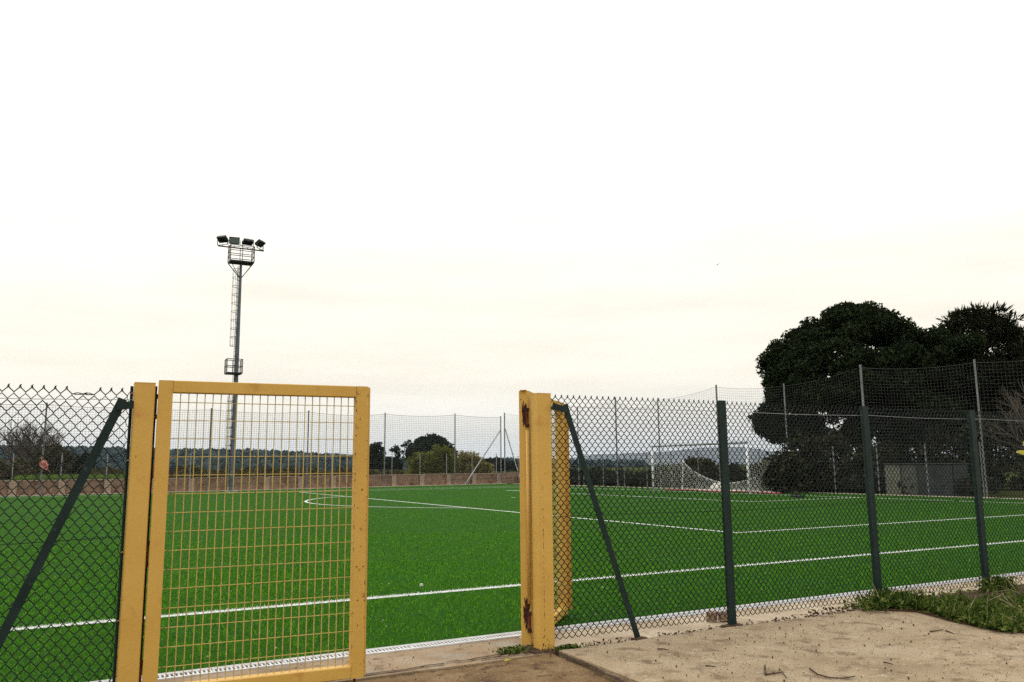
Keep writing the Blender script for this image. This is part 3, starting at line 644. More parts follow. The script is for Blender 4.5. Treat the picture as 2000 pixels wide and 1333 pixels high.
def netting(pts, hts, sag, step, r, low, bow=0.12):
    mb = MB(); S = []
    pts = [np.array(p, float) for p in pts]
    for (p, q, h0, h1, sg) in zip(pts[:-1], pts[1:], hts[:-1], hts[1:], sag):
        Ln = np.linalg.norm(q-p); n = max(2, int(Ln/step)); t = np.linspace(0, 1, n+1); top = h0*(1-t)+h1*t-sg*4*t*(1-t)
        nrm = np.array([-(q-p)[1], (q-p)[0]])/Ln
        xy = p[None]*(1-t)[:, None]+q[None]*t[:, None]
        rows = int(max(h0, h1)/step)
        def P(tt, zz, tp, b): return (b[0]+nrm[0]*bow*math.sin(math.pi*tt)*math.sin(math.pi*min(1, zz/6)), b[1]+nrm[1]*bow*math.sin(math.pi*tt)*math.sin(math.pi*min(1, zz/6)), zz)
        for i in range(n+1):
            mb.tube([P(t[i], z, top[i], xy[i]) for z in np.linspace(low, top[i], 4)], r, 3, cap=False)
        tc_ = t[::max(1, n//8)]
        for k in range(rows+1):
            fr_ = k/rows
            mb.tube([P(a, low+((h0*(1-a)+h1*a-sg*4*a*(1-a))-low)*fr_, 0, p*(1-a)+q*a) for a in np.linspace(0, 1, 9)], r if k < rows else r*2.2, 3, cap=False)
    return mb
nf = netting([(x, far_y(x)-.52) for x, _ in farp], [h-.08 for _, h in farp], [.10, .1, .10, .09, .14, .16, .13, .07], .15, .0064, .25).build('ball_net', 'net')
tag(nf, 'fine square mesh ball net strung between the poles along the far side', 'net')
ng = netting([(GNX-.08, y) for y in ggy], [h-.1 for h in ghs], [.1, .1, .15, .55, .12, .12, .12, .15, .12, .1], .15, .0036, .25).build('ball_net', 'net')
tag(ng, 'fine square mesh ball net strung between the poles behind the goal', 'net')
mb = MB(); cy = np.array([59.6]); 
fg = thing('wire_fence', 'low wire fence of thin grey posts behind the goal line', 'fence', (GNX+.3, 0, 0))
fp2 = MB().tube([(0, 0, -.1), (0, 0, 2.22)], .03, 6).build('post', 'pole_grey', fg)
for k, y in enumerate(np.arange(8.2, 61, 2.43)):
    o = fp2 if k == 0 else fp2.copy()
    if k: COL.objects.link(o); o.parent = fg
    o.location = (0, y, 0)
mb = MB()
for z in (.5, 1.2, 2.17): mb.tube([(0, 8, z), (0, 61, z)], .004, 3)
mb.build('strand', 'net', fg, kind='stuff')
# pink cloth on the pole
mb = MB(); n = 9; V = []; 
for j in range(n):
    for i in range(n):
        u, v = i/(n-1), j/(n-1)
        V.append((-.08+u*(.36+.16*v)+.05*math.sin(v*8), -.10+.08*math.sin(u*9+v*4)+.05*math.sin(v*11), 2.25-.62*v-.26*u*u+.05*math.sin(u*11)))
mb.add(V, [(j*n+i, j*n+i+1, (j+1)*n+i+1, (j+1)*n+i) for j in range(n-1) for i in range(n-1)])
cl = mb.build('cloth', 'red_cloth', smooth=True, loc=(-1.25, far_y(-1.25)-.50, -.10)); tag(cl, 'faded pink rag hanging on a net pole left of the gate', 'cloth')

# ------------------------------------------------------------------ floodlight tower
tw = thing('floodlight_tower', 'tall steel floodlight tower with a caged ladder and a basket below its lamps', 'floodlight', (*at(464, 55.2)[:2], 0))
hh = 15.85
MB().tube([(0, 0, -.3), (0, 0, hh*.5), (0, 0, hh-.9)], [.175, .135, .08], 10).build('mast', 'tower', tw)
mb = MB(); mb.box((0, 0, .02), (.7, .7, .06)); mb.build('base_plate', 'galv', tw)
def basket(z, h, wx, wy, y0, x0=0, mid=2, dark=True):
    mb = MB(); b = .028
    cs = [(x0-wx/2, y0-wy/2), (x0+wx/2, y0-wy/2), (x0+wx/2, y0+wy/2), (x0-wx/2, y0+wy/2)]
    for i in range(4):
        p, q = cs[i], cs[(i+1) % 4]
        mb.tube([(*p, z), (*p, z+h)], b, 4)
        for zz in np.linspace(0, h, mid+2)[1:]: mb.tube([(*p, z+zz), (*q, z+zz)], b*.85, 4)
        m_ = ((p[0]+q[0])/2, (p[1]+q[1])/2); mb.tube([(*m_, z), (*m_, z+h)], b*.75, 4)
    o = mb.build('basket', 'lamp_black', tw)
    MB().box((x0, y0, z), (wx, wy, .10)).build('basket_floor', 'lamp_black', o)
    return o
bk = basket(hh-1.05, 1.06, 1.5, .9, -.0)
mb = MB()
for sx in (-1, 1):
    for sy in (-1, 1): mb.tube([(sx*.74, sy*.43, hh-1.08), (0, 0, hh-2.15)], .03, 4)
mb.build('strut', 'lamp_black', tw)
basket(7.45, .9, .95, .8, -.1, x0=-.20, mid=1)
mb = MB()
for s in (-1, 1): mb.tube([(-.19, -.10+s*.2, .3), (-.17, -.05+s*.2, hh-1.3)], .014, 4)
for z in np.arange(.5, hh-1.4, .30): mb.tube([(-.19+.02*z/hh, -.30, z), (-.19+.02*z/hh, .12, z)], .013, 4)
for z in np.arange(.7, hh-1.4, .56): mb.tube([(-.19, -.08, z), (0, 0, z)], .02, 4)
mb.build('ladder', 'lamp_black', tw)
def cage(z0, z1):
    mb = MB(); a = np.linspace(-2.1, 2.1, 9)
    for z in np.arange(z0, z1, .56):
        mb.tube([(-.24-.26*math.cos(t), -.08+.36*math.sin(t), z) for t in a], .015, 4)
    for t in (-1.5, -.5, .5, 1.5):
        mb.tube([(-.24-.26*math.cos(t), -.08+.36*math.sin(t), z0), (-.24-.26*math.cos(t), -.08+.36*math.sin(t), z1-.3)], .009, 4)
    mb.build('ladder_cage', 'lamp_black', tw)
cage(9.25, hh-1.3); cage(2.3, 6.3)
mb = MB(); mb.tube([(-1.46, .1, hh-.06), (1.46, .1, hh-.06)], .045, 6); mb.build('crossbar', 'lamp_black', tw)
def flood(x, yaw, pitch, facing):
    """LED floodlight on a U bracket"""
    ca, sa, cp_, sp = math.cos(yaw), math.sin(yaw), math.cos(pitch), math.sin(pitch)
    Rz = np.array([[ca, -sa, 0], [sa, ca, 0], [0, 0, 1]]); Rx = np.array([[1, 0, 0], [0, cp_, -sp], [0, sp, cp_]]); M3 = Rz@Rx
    base = np.array([x, .1, hh+.02]); piv = base+np.array([0, 0, .40])
    mb = MB(); mb.box(piv, (.66, .16, .46), M3=M3)
    for k in range(7): mb.box(piv+M3@np.array([-.27+.09*k, .11, 0]), (.018, .08, .42), M3=M3)
    h = mb.build('floodlight', 'lamp_black', tw)
    MB().box(piv+M3@np.array([0, -.083, 0]), (.56, .006, .36), M3=M3).build('lens', 'lamp_glass' if facing else 'lamp_black', h)
    br = MB(); br.box(base+Rz@np.array([0, 0, .03]), (.78, .05, .03), rz=yaw)
    for s in (-1, 1): br.box(base+Rz@np.array([s*.375, 0, .23]), (.028, .05, .42), rz=yaw)
    br.tube([base+(0, 0, -.10), base+(0, 0, .03)], .03, 6); br.build('bracket', 'lamp_black', h)
flood(-1.20, R(-46), R(52), 0); flood(-.46, R(-8), R(12), 1); flood(.40, R(10), R(66), 0); flood(1.20, R(48), R(52), 0)

# ------------------------------------------------------------------ goal
gt = thing('football_goal', 'white football goal with a sagging net in front of the hedge', 'goal', (GX, GC, 0), 0)
for s in (-1, 1):
    MB().tube([(0, s*3.66, -.05), (0, s*3.66, 2.44)], .06, 10).build('goal_post', 'white', gt, smooth=True)
MB().tube([(0, -3.72, 2.44), (0, 3.72, 2.44)], .06, 10).build('crossbar', 'galv', gt, smooth=True)  # white bar coloured grey: its backlit darkness is put into the colour
for s in (-1, 1):
    MB().tube([(2.05, s*3.66, 0), (2.2, s*3.66, 1.62)], .03, 8).build('net_stanchion', 'white', gt)
MB().tube([(2.05, -3.66, .03), (2.05, 3.66, .03)], .03, 6).build('ground_bar', 'white', gt)
def sheetnet(P, nu, nv, r):
    mb = MB()
    for i in range(nu+1): mb.tube([P(i/nu, v) for v in np.linspace(0, 1, 10)], r, 3, cap=False)
    for j in range(nv+1): mb.tube([P(u, j/nv) for u in np.linspace(0, 1, 13)], r, 3, cap=False)
    return mb
for s in (-1, 1):
    sheetnet(lambda u, v: (.03+2.12*u+.04*math.sin(v*6), s*3.66+.12*math.sin(u*9+v*5)*(1-.5*v), (1-v)*(2.05-.45*u-.25*math.sin(math.pi*u))+.02), 18, 15, .0075).build('side_net', 'goal_net', gt, kind='stuff')
def backP(u, v):
    top = 1.62*(1-1.25*math.sin(math.pi*min(1, u*1.0))**.8*.85) if True else 0
    top = 1.62-1.2*math.sin(math.pi*u)**.75
    return (2.15+.5*math.sin(math.pi*u)*math.sin(math.pi*v)-.15*v, 3.66-7.32*u, (1-v)*max(.15, top)+.02)
sheetnet(backP, 52, 13, .0075).build('back_net', 'goal_net', gt, kind='stuff')
MB().tube([backP(u, 0) for u in np.linspace(0, 1, 25)], .011, 5).build('net_rope', 'white', gt)
# heap of slack net lying in the goal, white sack look
mb = MB(); n = 10; V = []
for j in range(n+1):
    for i in range(n*2+1):
        a = 2*math.pi*i/(n*2); b = math.pi/2*j/n
        q = 1+.15*math.sin(3*a+2*b)+.08*math.sin(7*a)
        V.append((.30*q*math.cos(a)*math.cos(b), .60*q*math.sin(a)*math.cos(b), .40*q*math.sin(b)))
k = 2*n+1; mb.add(V, [(j*k+i, j*k+i+1, (j+1)*k+i+1, (j+1)*k+i) for j in range(n) for i in range(2*n)])
sk = mb.build('white_sack', 'stone', smooth=True, loc=(GX+1.2, GC-.3, 0)); tag(sk, 'white heap of sheeting lying on the turf inside the goal', 'sack')
mb = MB(); yy = np.linspace(36.4, 28.0, 24); mb.tube(np.stack([29.35+.05*np.sin(yy*2), yy, .06+.02*np.sin(yy*1.7)], 1), .034, 8)
rp = mb.build('red_pipe', 'red_plastic', smooth=True); tag(rp, 'long red plastic pipe lying along the foot of the goal', 'pipe')
mb = MB(); mb.box((0, 0, .05), (.25, .6, .10), bev=.03); mb.box((.02, .08, .115), (.15, .25, .05), bev=.02)
bx = mb.build('black_mat', 'lamp_black', loc=(27.1, 25.0, 0)); tag(bx, 'small black bundle lying on the turf right of the goal', 'bundle')

# ------------------------------------------------------------------ shelter by the trees
sh = thing('players_shelter', 'low pale panelled shelter under the dark trees behind the right part of the fence', 'shelter', (33.4, 23.75, -.08))
MB().box((.9, 0, .70), (.05, 3.3, 1.40)).build('back_wall', 'panel_grey', sh)
MB().box((.40, 0, 1.43), (1.15, 3.4, .05), bev=.01).build('roof', 'panel_grey', sh)
for k in range(4):
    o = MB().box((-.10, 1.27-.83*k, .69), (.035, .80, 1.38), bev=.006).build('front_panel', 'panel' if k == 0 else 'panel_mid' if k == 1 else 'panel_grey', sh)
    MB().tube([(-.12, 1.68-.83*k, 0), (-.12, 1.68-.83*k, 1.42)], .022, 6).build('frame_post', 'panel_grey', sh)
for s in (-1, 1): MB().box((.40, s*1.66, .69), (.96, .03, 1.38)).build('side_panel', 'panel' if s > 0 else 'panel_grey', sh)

# ------------------------------------------------------------------ trees
def local(px, d): p = at(px, d); return p
def frame(px):     # right-hand unit vector across the view there
    a = pxang(px); return np.array([math.sin(a), -math.cos(a), 0]), np.array([math.cos(a), math.sin(a), 0])
def clumps_tree(name, label, cat, px, d, cl, per, size, m, trunk=None, limbs=None, spray=None, inner=.5, group=None, aspect=1.9, dens_bottom=1.0, z0=0):
    """cl: list of (right, forward, up, rr, rf, ru) ellipsoid clumps in metres round the base"""
    b = at(px, d, z0); rt, fw_ = frame(px); t = thing(name, label, cat, tuple(b), 0, group)
    Q = []
    for (x, y, z, a, e, h) in cl:
        n = int(per*(a*e+a*h+e*h)/3); P, D = shell(n, (0, 0, 0), (1, 1, 1), inner)
        k = rng.uniform(0, 1, n) < np.where(D[:, 2] < -.3, dens_bottom, 1); P, D = P[k], D[k]
        W = (x+P[:, 0]*a)[:, None]*rt+(y+P[:, 1]*e)[:, None]*fw_+np.outer(z+P[:, 2]*h, [0, 0, 1])
        Dw = D[:, 0][:, None]*rt+D[:, 1][:, None]*fw_+np.outer(D[:, 2], [0, 0, 1])
        if spray: Q.append(sprays(W, Dw*.7+np.array(spray[0]), size, spray[1]))
        else: Q.append(leaves(W, Dw, size, aspect))
    quads('crown', np.concatenate(Q), m, t)
    mb = MB()
    for pts, r0, r1 in (trunk or []):
        pts = [rt*p[0]+fw_*p[1]+np.array([0, 0, p[2]]) for p in pts]; pp = np.array(pts)
        tt = np.linspace(0, 1, 9); ii = np.linspace(0, 1, len(pts)); pp = np.stack([np.interp(tt, ii, pp[:, j]) for j in range(3)], 1)
        pp[1:-1] += rng.normal(0, .05, (7, 3)); mb.tube(pp, np.linspace(r0, r1, 9), 7)
    mb.build('trunk', 'bark', t, smooth=True)
    return t
# big umbrella pine: many needle tufts on a dome
cl = []
for i in range(260):
    a = rng.uniform(-math.pi, math.pi); u = rng.uniform(-.30, 1) if i < 190 else rng.uniform(-.45, .4)
    c = math.sqrt(max(0, 1-u*u)); q = rng.uniform(.80, .97) if i < 200 else rng.uniform(.4, .8)
    s = rng.uniform(.55, .95)
    cl.append((4.3*c*math.cos(a)*q, 4.2*c*math.sin(a)*q, 5.75+4.5*u*q, s, s, s*.72))
for i in range(60):      # low lobe hanging on the left
    a = rng.uniform(0, 6.28); q = math.sqrt(rng.uniform(0, 1)); s = rng.uniform(.4, .65)
    cl.append((-4.15+1.0*q*math.cos(a), rng.uniform(-1.3, 1.3), 3.75+1.05*q*math.sin(a), s, s, s*.7))
for i in range(60):      # left shoulder
    a = rng.uniform(0, 6.28); s = rng.uniform(.5, .8); q = math.sqrt(rng.uniform(0, 1))
    cl.append((-3.6+.9*q*math.cos(a), rng.uniform(-1.5, 1.5), 6.55+1.55*q*math.sin(a), s, s, s*.75))
for i in range(72):     # skirt under the dome
    s = rng.uniform(.5, .8); cl.append((rng.uniform(-3.3, 4.5), rng.uniform(-2.5, 1.5), rng.uniform(2.6, 4.6), s, s, s*.7))
for i in range(40):      # shoulder towards the cypress
    s = rng.uniform(.5, .8); x = rng.uniform(3.2, 6.2); cl.append((x, rng.uniform(-1.5, 1.5), rng.uniform(5.6, 9.0-.36*(x-3)), s, s, s*.7))
for i in range(80):      # right side, lower
    a = rng.uniform(0, 6.28); s = rng.uniform(.55, .9)
    cl.append((rng.uniform(2.2, 5.2), rng.uniform(-2.5, 2.5), rng.uniform(2.6, 7.0), s, s, s*.7))
D1 = 46/math.cos(HEAD-pxang(1655))
clumps_tree('pine_tree', 'huge dense dark pine with a rounded crown rising behind the fence right of the goal', 'tree', 1655, D1, cl, 930, .115, 'pine_leaf',
    trunk=[([(2.3, 0, -.2), (2.2, 0, 2.0), (1.6, 0, 5)], .38, .22), ([(2.2, 0, 1.6), (3.2, .3, 3.6), (3.8, .2, 6)], .24, .12), ([(2.1, 0, 2.0), (0, 0, 3.9), (-2.6, 0, 5.0)], .2, .08), ([(2.0, 0, 2.4), (.6, -.6, 4.5), (0, -1, 8)], .2, .08), ([(2.2, 0, 1.2), (1.4, .5, 3.3), (.9, .9, 6)], .16, .08)], inner=.35)
cl = []
for i in range(96):     # cypress with an open spiky head
    a = rng.uniform(-math.pi, math.pi); u = rng.uniform(-.3, 1); c = math.sqrt(1-u*u); q = rng.uniform(.55, 1.0); s = rng.uniform(.3, .55)
    cl.append((.15+2.15*c*math.cos(a)*q, 2*c*math.sin(a)*q, 8.6+1.75*u*q, s, s, s*.5))
for i in range(230):
    s = rng.uniform(.5, .9); cl.append((rng.uniform(-3.2, 5.8), rng.uniform(-2.8, 2.2), rng.uniform(2.6, 7.6), s, s, s*.5))
for i in range(50):
    s = rng.uniform(.4, .7); x = rng.uniform(1.8, 5.5); cl.append((x, rng.uniform(-1.5, 1.5), 8.9-.48*(x-1.2)+rng.uniform(-.9, 0), s, s, s*.45))
D2 = 47/math.cos(HEAD-pxang(1905))
clumps_tree('cypress_tree', 'dark spiky topped cypress standing right of the big rounded pine', 'tree', 1905, D2, cl, 430, .42, 'cedar_leaf', spray=((.15, 0, .30), .05),
    trunk=[([(0, 0, -.2), (.1, 0, 4), (.2, 0, 9)], .34, .10), ([(0, 0, 3), (-1.4, 0, 5), (-2.6, 0, 6.5)], .14, .06), ([(0, 0, 4), (1.6, 0, 6), (3.4, 0, 7.2)], .14, .06)], inner=.2)
# dark shrubs under them
shr = [(1515, 40.5, 1.0, 1.75, 'small dark shrub at the left foot of the big pine, right of the goal'), (1560, 41.5, 1.7, 2.6, 'dark shrub under the left of the pine crown, between goal and first hedge'), (1625, 42.0, 2.0, 3.0, 'dark tall shrub under the pine left of the second green fence post'),
       (1700, 42.5, 1.4, 2.3, 'dark shrub behind the pale shelter at its left end'), (1775, 43, 1.9, 2.4, 'dark shrub behind the roof of the pale shelter'), (1850, 41, 1.9, 3.2, 'dark shrub right of the pale shelter, left of the third fence post'),
       (1925, 40, 2.0, 3.5, 'dark leafy shrub right of the third green fence post under the cypress'), (2005, 39, 2.1, 3.6, 'dark leafy shrub at the right end of the hedge under the cypress')]
for px, d, rr, h, lb in shr:
    d = d/math.cos(HEAD-pxang(px)); cl = []
    for i in range(34):
        s = rng.uniform(.35, .65); u = rng.uniform(0, 1); a = rng.uniform(0, 6.28); q = math.sqrt(rng.uniform(0, 1))*math.sqrt(max(.1, 1-u*u*.8))
        cl.append((rr*q*math.cos(a), rr*.7*q*math.sin(a), .25+(h-.4)*u, s, s, s))
    clumps_tree('shrub', lb, 'shrub', px, d, cl, 300, .12, 'hedge_leaf', trunk=[([(0, 0, -.1), (.1, 0, h*.4), (0, 0, h*.75)], .07, .03)], inner=.2, group='dark shrubs under the pine and cypress')
def dome(px, dd, wpx, toppx, label, m, per=420, size=.2, name='tree', n=70, low=.1, cat='tree', asp=1.9, dense=1, spray=None, flat=.9, group=None):
    """rounded crown wpx wide whose top is seen at row toppx"""
    d = dd/math.cos(HEAD-pxang(px)); k = FPX/dd; rr = wpx/2/k; top = CAM_H+(920.3-.00925*px-toppx)/k
    cz = top*low+(top*(1-low))*.42; ch = top-cz; cl = []
    for i in range(n):
        u = rng.uniform(-.75, 1); c = math.sqrt(max(0, 1-u*u)); a = rng.uniform(0, 6.28); q = rng.uniform(.55, .9); s = rr*rng.uniform(.26, .42)
        cl.append((rr*.92*c*math.cos(a)*q, rr*.92*c*math.sin(a)*q, cz+(ch-s*.8)*u*q/.9 if u > 0 else cz+cz*.85*u*q, s, s, s*.85))
    return clumps_tree(name, label, cat, px, d, cl, per, size, m, trunk=[([(0, 0, -.1), (.05, 0, cz*.6), (0, 0, cz)], rr*.07+.04, rr*.03+.02)], inner=.3, aspect=asp, spray=spray, group=group)
dome(738, 105, 42, 861, 'small round dark tree just right of the gate leaf beyond the wall', 'far_leaf', 260, .22, 'round_tree', 46)
dome(843, 112, 92, 846, 'big dark dome shaped tree beyond the wall, behind the yellow green canes', 'far_leaf', 300, .22, 'round_tree', 110)
dome(766, 112, 46, 889, 'low dark round bush between the two dark trees beyond the wall', 'far_leaf', 260, .22, 'bush', 40, cat='bush')
# open lacy tree left of the dome
b = []
for i in range(34):
    x = rng.uniform(-1.3, 1.35); z = 2.6+rng.uniform(0, 1.9)+.55*x; s = rng.uniform(.16, .42); b.append((x, rng.uniform(-.8, .8), z, s, s, s*.8))
clumps_tree('lacy_tree', 'open lacy tree with sky showing through, left of the big dome shaped tree', 'tree', 786, 112/math.cos(HEAD-pxang(786)), b, 340, .17, 'far_leaf',
    trunk=[([(0, 0, 0), (.1, 0, 1.6), (.5, 0, 4.6)], .12, .04), ([(0, 0, 1.2), (-.6, 0, 2.4), (-1.0, 0, 3.4)], .07, .03), ([(.1, 0, 1.6), (.8, 0, 3), (1.1, 0, 4.6)], .06, .03)], inner=.2)
# feathery canes: upright plumes
def canes(px, dd, parts, label, m):
    d = dd/math.cos(HEAD-pxang(px)); k = FPX/dd; b = at(px, d); rt, fw_ = frame(px); t = thing('cane_clump', label, 'canes', tuple(b), 0, 'cane clumps beyond the wall'); Q = []; mb = MB()
    for (ox, top, w_) in parts:
        x = ox/k; h = CAM_H+(920.3-.00925*px-top)/k; wd = w_/2/k
        for s in range(5):
            sx = x+rng.normal(0, wd*.4); sy = rng.normal(0, wd*.5); hs = h*rng.uniform(.72, 1.0); lean = rng.normal(0, .10, 2)
            mb.tube([rt*sx+fw_*sy, rt*(sx+lean[0]*hs)+fw_*(sy+lean[1]*hs)+np.array([0, 0, hs])], [.02, .006], 4)
            n = 300; z = hs*rng.uniform(.12, 1, n)**.8; f = z/hs; rad = wd*.55*(1-f)**.7*rng.uniform(.3, 1, n)+.03; a = rng.uniform(0, 6.28, n)
            D = np.cos(a)[:, None]*rt+np.sin(a)[:, None]*fw_
            P = (sx+lean[0]*z)[:, None]*rt+(sy+lean[1]*z)[:, None]*fw_+np.outer(z, [0, 0, 1])+D*rad[:, None]
            Q.append(sprays(P, D*.8+np.array([0, 0, .25]), .34, .035))
    quads('crown', np.concatenate(Q), m, t); mb.build('stem', 'twig', t)
canes(848, 76, [(-34, 893, 26), (-30, 882, 24), (-20, 896, 24), (-10, 874, 24), (-2, 866, 28), (8, 880, 26), (16, 872, 28), (26, 874, 26), (34, 886, 22), (0, 890, 60)], 'tall yellow green feathery canes beyond the wall in front of the dark dome tree', 'cane_leaf')
canes(915, 78, [(-22, 898, 22), (-10, 886, 22), (-2, 874, 22), (6, 880, 22), (14, 888, 20), (24, 896, 18), (36, 906, 22), (0, 902, 40)], 'pale straw coloured canes beyond the wall left of the slanting strut', 'cane_leaf2')
dome(965, 190, 46, 893, 'distant dark evergreen tree just left of the corner net poles', 'far_leaf', 120, .34, 'evergreen_tree', 60)
dome(1000, 200, 40, 899, 'distant dark evergreen tree just right of the corner net poles', 'far_leaf', 120, .34, 'evergreen_tree', 50)
# left of the gate
bt = thing('bare_tree', 'bare leafless tree beyond the wall left of the brown dome shaped tree', 'tree', tuple(at(75, 84/math.cos(HEAD-pxang(75)))))
mb = MB()
for i in range(9):
    a = i*6.28/9; branch(mb, (0, 0, .5), (math.cos(a)*.85, math.sin(a)*.85, 1.0), 2.0, .12, 5, .45, 3, .14, 3, .70)
for i in range(5):
    a = i*1.26+.4; branch(mb, (0, 0, .5), (math.cos(a)*.28, math.sin(a)*.28, 1.0), 2.25, .12, 5, .45, 3, .12, 3, .70)
mb.build('trunk', 'twig', bt)
dome(120, 80, 72, 866, 'brown green dome shaped tree beyond the wall right of the bare tree', 'olive_leaf', 380, .17, 'olive_tree', 80)
dome(177, 82, 38, 875, 'dark upright bushy tree beyond the wall behind the diagonal brace', 'far_leaf', 300, .17, 'bushy_tree', 50)
dome(15, 72, 70, 920, 'low olive brown bush behind the wall at the left edge', 'olive_leaf', 300, .14, 'bush', 50, cat='bush')
dome(62, 70, 44, 926, 'low brown bush behind the wall under the pink rag', 'scrub_leaf', 300, .14, 'bush', 36, cat='bush')
# scrub behind the wall: one mass
Q = []
for px in np.arange(-40, 770, 5.5):
    dd = rng.uniform(66, 90); tops = np.interp(px, [0, 60, 130, 200, 260, 330, 420, 560, 690, 760], [905, 900, 912, 915, 915, 913, 916, 918, 917, 926])+rng.normal(0, 5)
    if 80 < px < 215 and dd < 80: dd = 92
    d = dd/math.cos(HEAD-pxang(px)); b = at(px, d); h = CAM_H+(920.3-.00925*px-tops)/FPX*dd; rr = rng.uniform(.7, 1.3)
    for j in range(4):
        s = rng.uniform(.45, .8); n = 130; P, D = shell(n, b+np.array([rng.normal(0, rr*.5), rng.normal(0, rr*.5), max(.6, h-s*.8-rng.uniform(0, .9))]), (s, s, s*.85), .4); Q.append(leaves(P, D, .17))
quads('scrub', np.concatenate(Q), 'scrub_leaf', kind='stuff')
Q = []       # bramble bank behind the goal line
for y in np.arange(22, 66, .42):
    for j in range(4):
        hgt = np.interp(y, [22, 38, 45, 55, 62, 66], [1.2, 1.5, 1.45, 1.25, 1.25, 1.2])*rng.uniform(.65, 1.08); s = rng.uniform(.4, .65)
        b = np.array([rng.uniform(33.4, 36.5), y+rng.normal(0, .3), max(.35, hgt-s*.7-rng.uniform(0, .8))]); P, D = shell(75, b, (s, s, s*.85), .3); Q.append(leaves(P, D, .12))
quads('bramble_bank', np.concatenate(Q), 'bramble_leaf', kind='stuff')
Q = []       # bright grass strip on top of the bank
for px in np.arange(60, 260, .35):
    d = rng.uniform(61.5, 66); b = at(px, d/math.cos(HEAD-pxang(px)), .70); n = 12
    P = b+rng.normal(0, .25, (n, 3))*(1, 1, .1); Q.append(sprays(P, np.tile([0, 0, 1.0], (n, 1)), .34, .03))
quads('bank_grass', np.concatenate(Q), 'bank_grass', kind='stuff')
# brown mound bush seen through the goal
dome(1352, 56, 74, 889, 'brown mound shaped bush behind the goal, seen through its left half', 'olive_leaf', 420, .13, 'bush', 70, cat='bush')
# bare shrub at the right edge
bs = thing('bare_shrub', 'leafless twiggy shrub at the right edge in front of the dark cypress', 'shrub', tuple(at(2035, 41)))
mb = MB()
for i in range(8):
    a = i*.8; branch(mb, (0, 0, .2), (math.cos(a)*.55, math.sin(a)*.55, 1.0), 1.9, .05, 3, .45, 3, .10, 3, .72)
mb.build('trunk', 'twig', bs)

# ------------------------------------------------------------------ weeds, litter, small things
soil = [(6.97, 5.66), (6.92, 5.42), (7.10, 5.18), (6.90, 4.68), (6.82, 4.28), (6.95, 3.95), (7.4, 3.4), (8.5, 2.5), (14, 1.5), (14, 5.68)]
MB().prism([(6.95, 5.66), (6.88, 5.42), (7.10, 5.20), (6.92, 4.70), (6.90, 4.28), (7.05, 3.95), (7.5, 3.42), (8.6, 2.5), (14, 1.5), (14, 5.68)], -.1, .038).build('weedy_soil', 'soil', kind='structure')
def in_poly(x, y, p):
    c = np.zeros(len(x), bool); n = len(p)
    for i in range(n):
        (x0, y0), (x1, y1) = p[i], p[(i+1) % n]
        k = ((y0 > y) != (y1 > y)) & (x < (x1-x0)*(y-y0)/(y1-y0+1e-12)+x0); c ^= k
    return c
n = 60000; x = rng.uniform(6.5, 11.5, n); y = rng.uniform(2.6, 5.75, n); k = in_poly(x, y, soil)
hm = fbm(x*2.2, y*2.2, 5, 4); k &= (hm > -.22) | (rng.uniform(0, 1, n) < .25); k &= ~((y > 5.05) & (x > 7.7) & (hm < .16) & (rng.uniform(0, 1, n) < .85)); k &= ~((y > 5.28) & (x > 7.45) & (rng.uniform(0, 1, n) < .9)); x, y, hm = x[k], y[k], hm[k]
z = .035+np.clip(.04+.05*hm, .01, .12)*rng.uniform(.1, 1, len(x)); P = np.stack([x, y, z], 1)
Q = [leaves(P, np.tile([0, 0, 1.0], (len(P), 1)), .024, 1.5, .7)]
m_ = rng.uniform(0, 1, len(P)) < .22; Q.append(np.concatenate([sprays(P[m_]*[1, 1, .4]+[0, 0, .03], np.tile([0, 0, .8], (m_.sum(), 1)), .11, .004, .55)]))
for (wx, wy, rr, n, hh_) in ((7.17, 5.58, .12, 600, .14), (7.0, 5.50, .16, 600, .10), (8.95, 5.52, .12, 500, .15)):
    P = np.stack([wx+rng.normal(0, rr, n), wy+rng.normal(0, rr*.55, n), .03+rng.uniform(0, 1, n)**1.4*hh_], 1)
    Q.append(leaves(P, np.tile([0, -.3, 1.0], (n, 1)), .020, 1.5, .8)); Q.append(sprays(P[:n//2]*[1, 1, .3]+[0, 0, .02], np.tile([0, 0, 1.0], (n//2, 1)), hh_*.9, .004, .5))
quads('weeds', np.concatenate(Q), 'weed_leaf', kind='stuff')
n = 90; x = rng.uniform(6.7, 10, n); y = rng.uniform(3.9, 5.6, n); k = in_poly(x, y, soil); P = np.stack([x[k], y[k], np.full(k.sum(), .07)], 1)
quads('dry_stalks', sprays(P, np.tile([0, 0, .45], (len(P), 1))+rng.normal(0, .5, (len(P), 3))*[1, 1, .2], .22, .003, .3), 'dry_grass', kind='stuff')
def tuft(wx, wy, rr, n, h, label):
    P = np.stack([rng.normal(0, rr, n), rng.normal(0, rr*.45, n), .004+rng.uniform(0, 1, n)**1.5*h], 1)
    o = quads('weed_tuft', np.concatenate([leaves(P, np.tile([0, -.3, 1.0], (n, 1)), .013, 1.5, .8), sprays(P[:n//3]*[1, 1, .3], np.tile([0, 0, 1.0], (n//3, 1)), h, .003, .6)]), 'weed_leaf')
    o.location = (wx, wy, 0); o['kind'] = 'stuff'
tuft(3.10, 5.76, .065, 300, .035, 'small green weed tuft on the concrete left of the right gate post')
tuft(3.50, 5.60, .055, 260, .035, 'small green weed tuft at the foot of the right gate post, under the mesh')
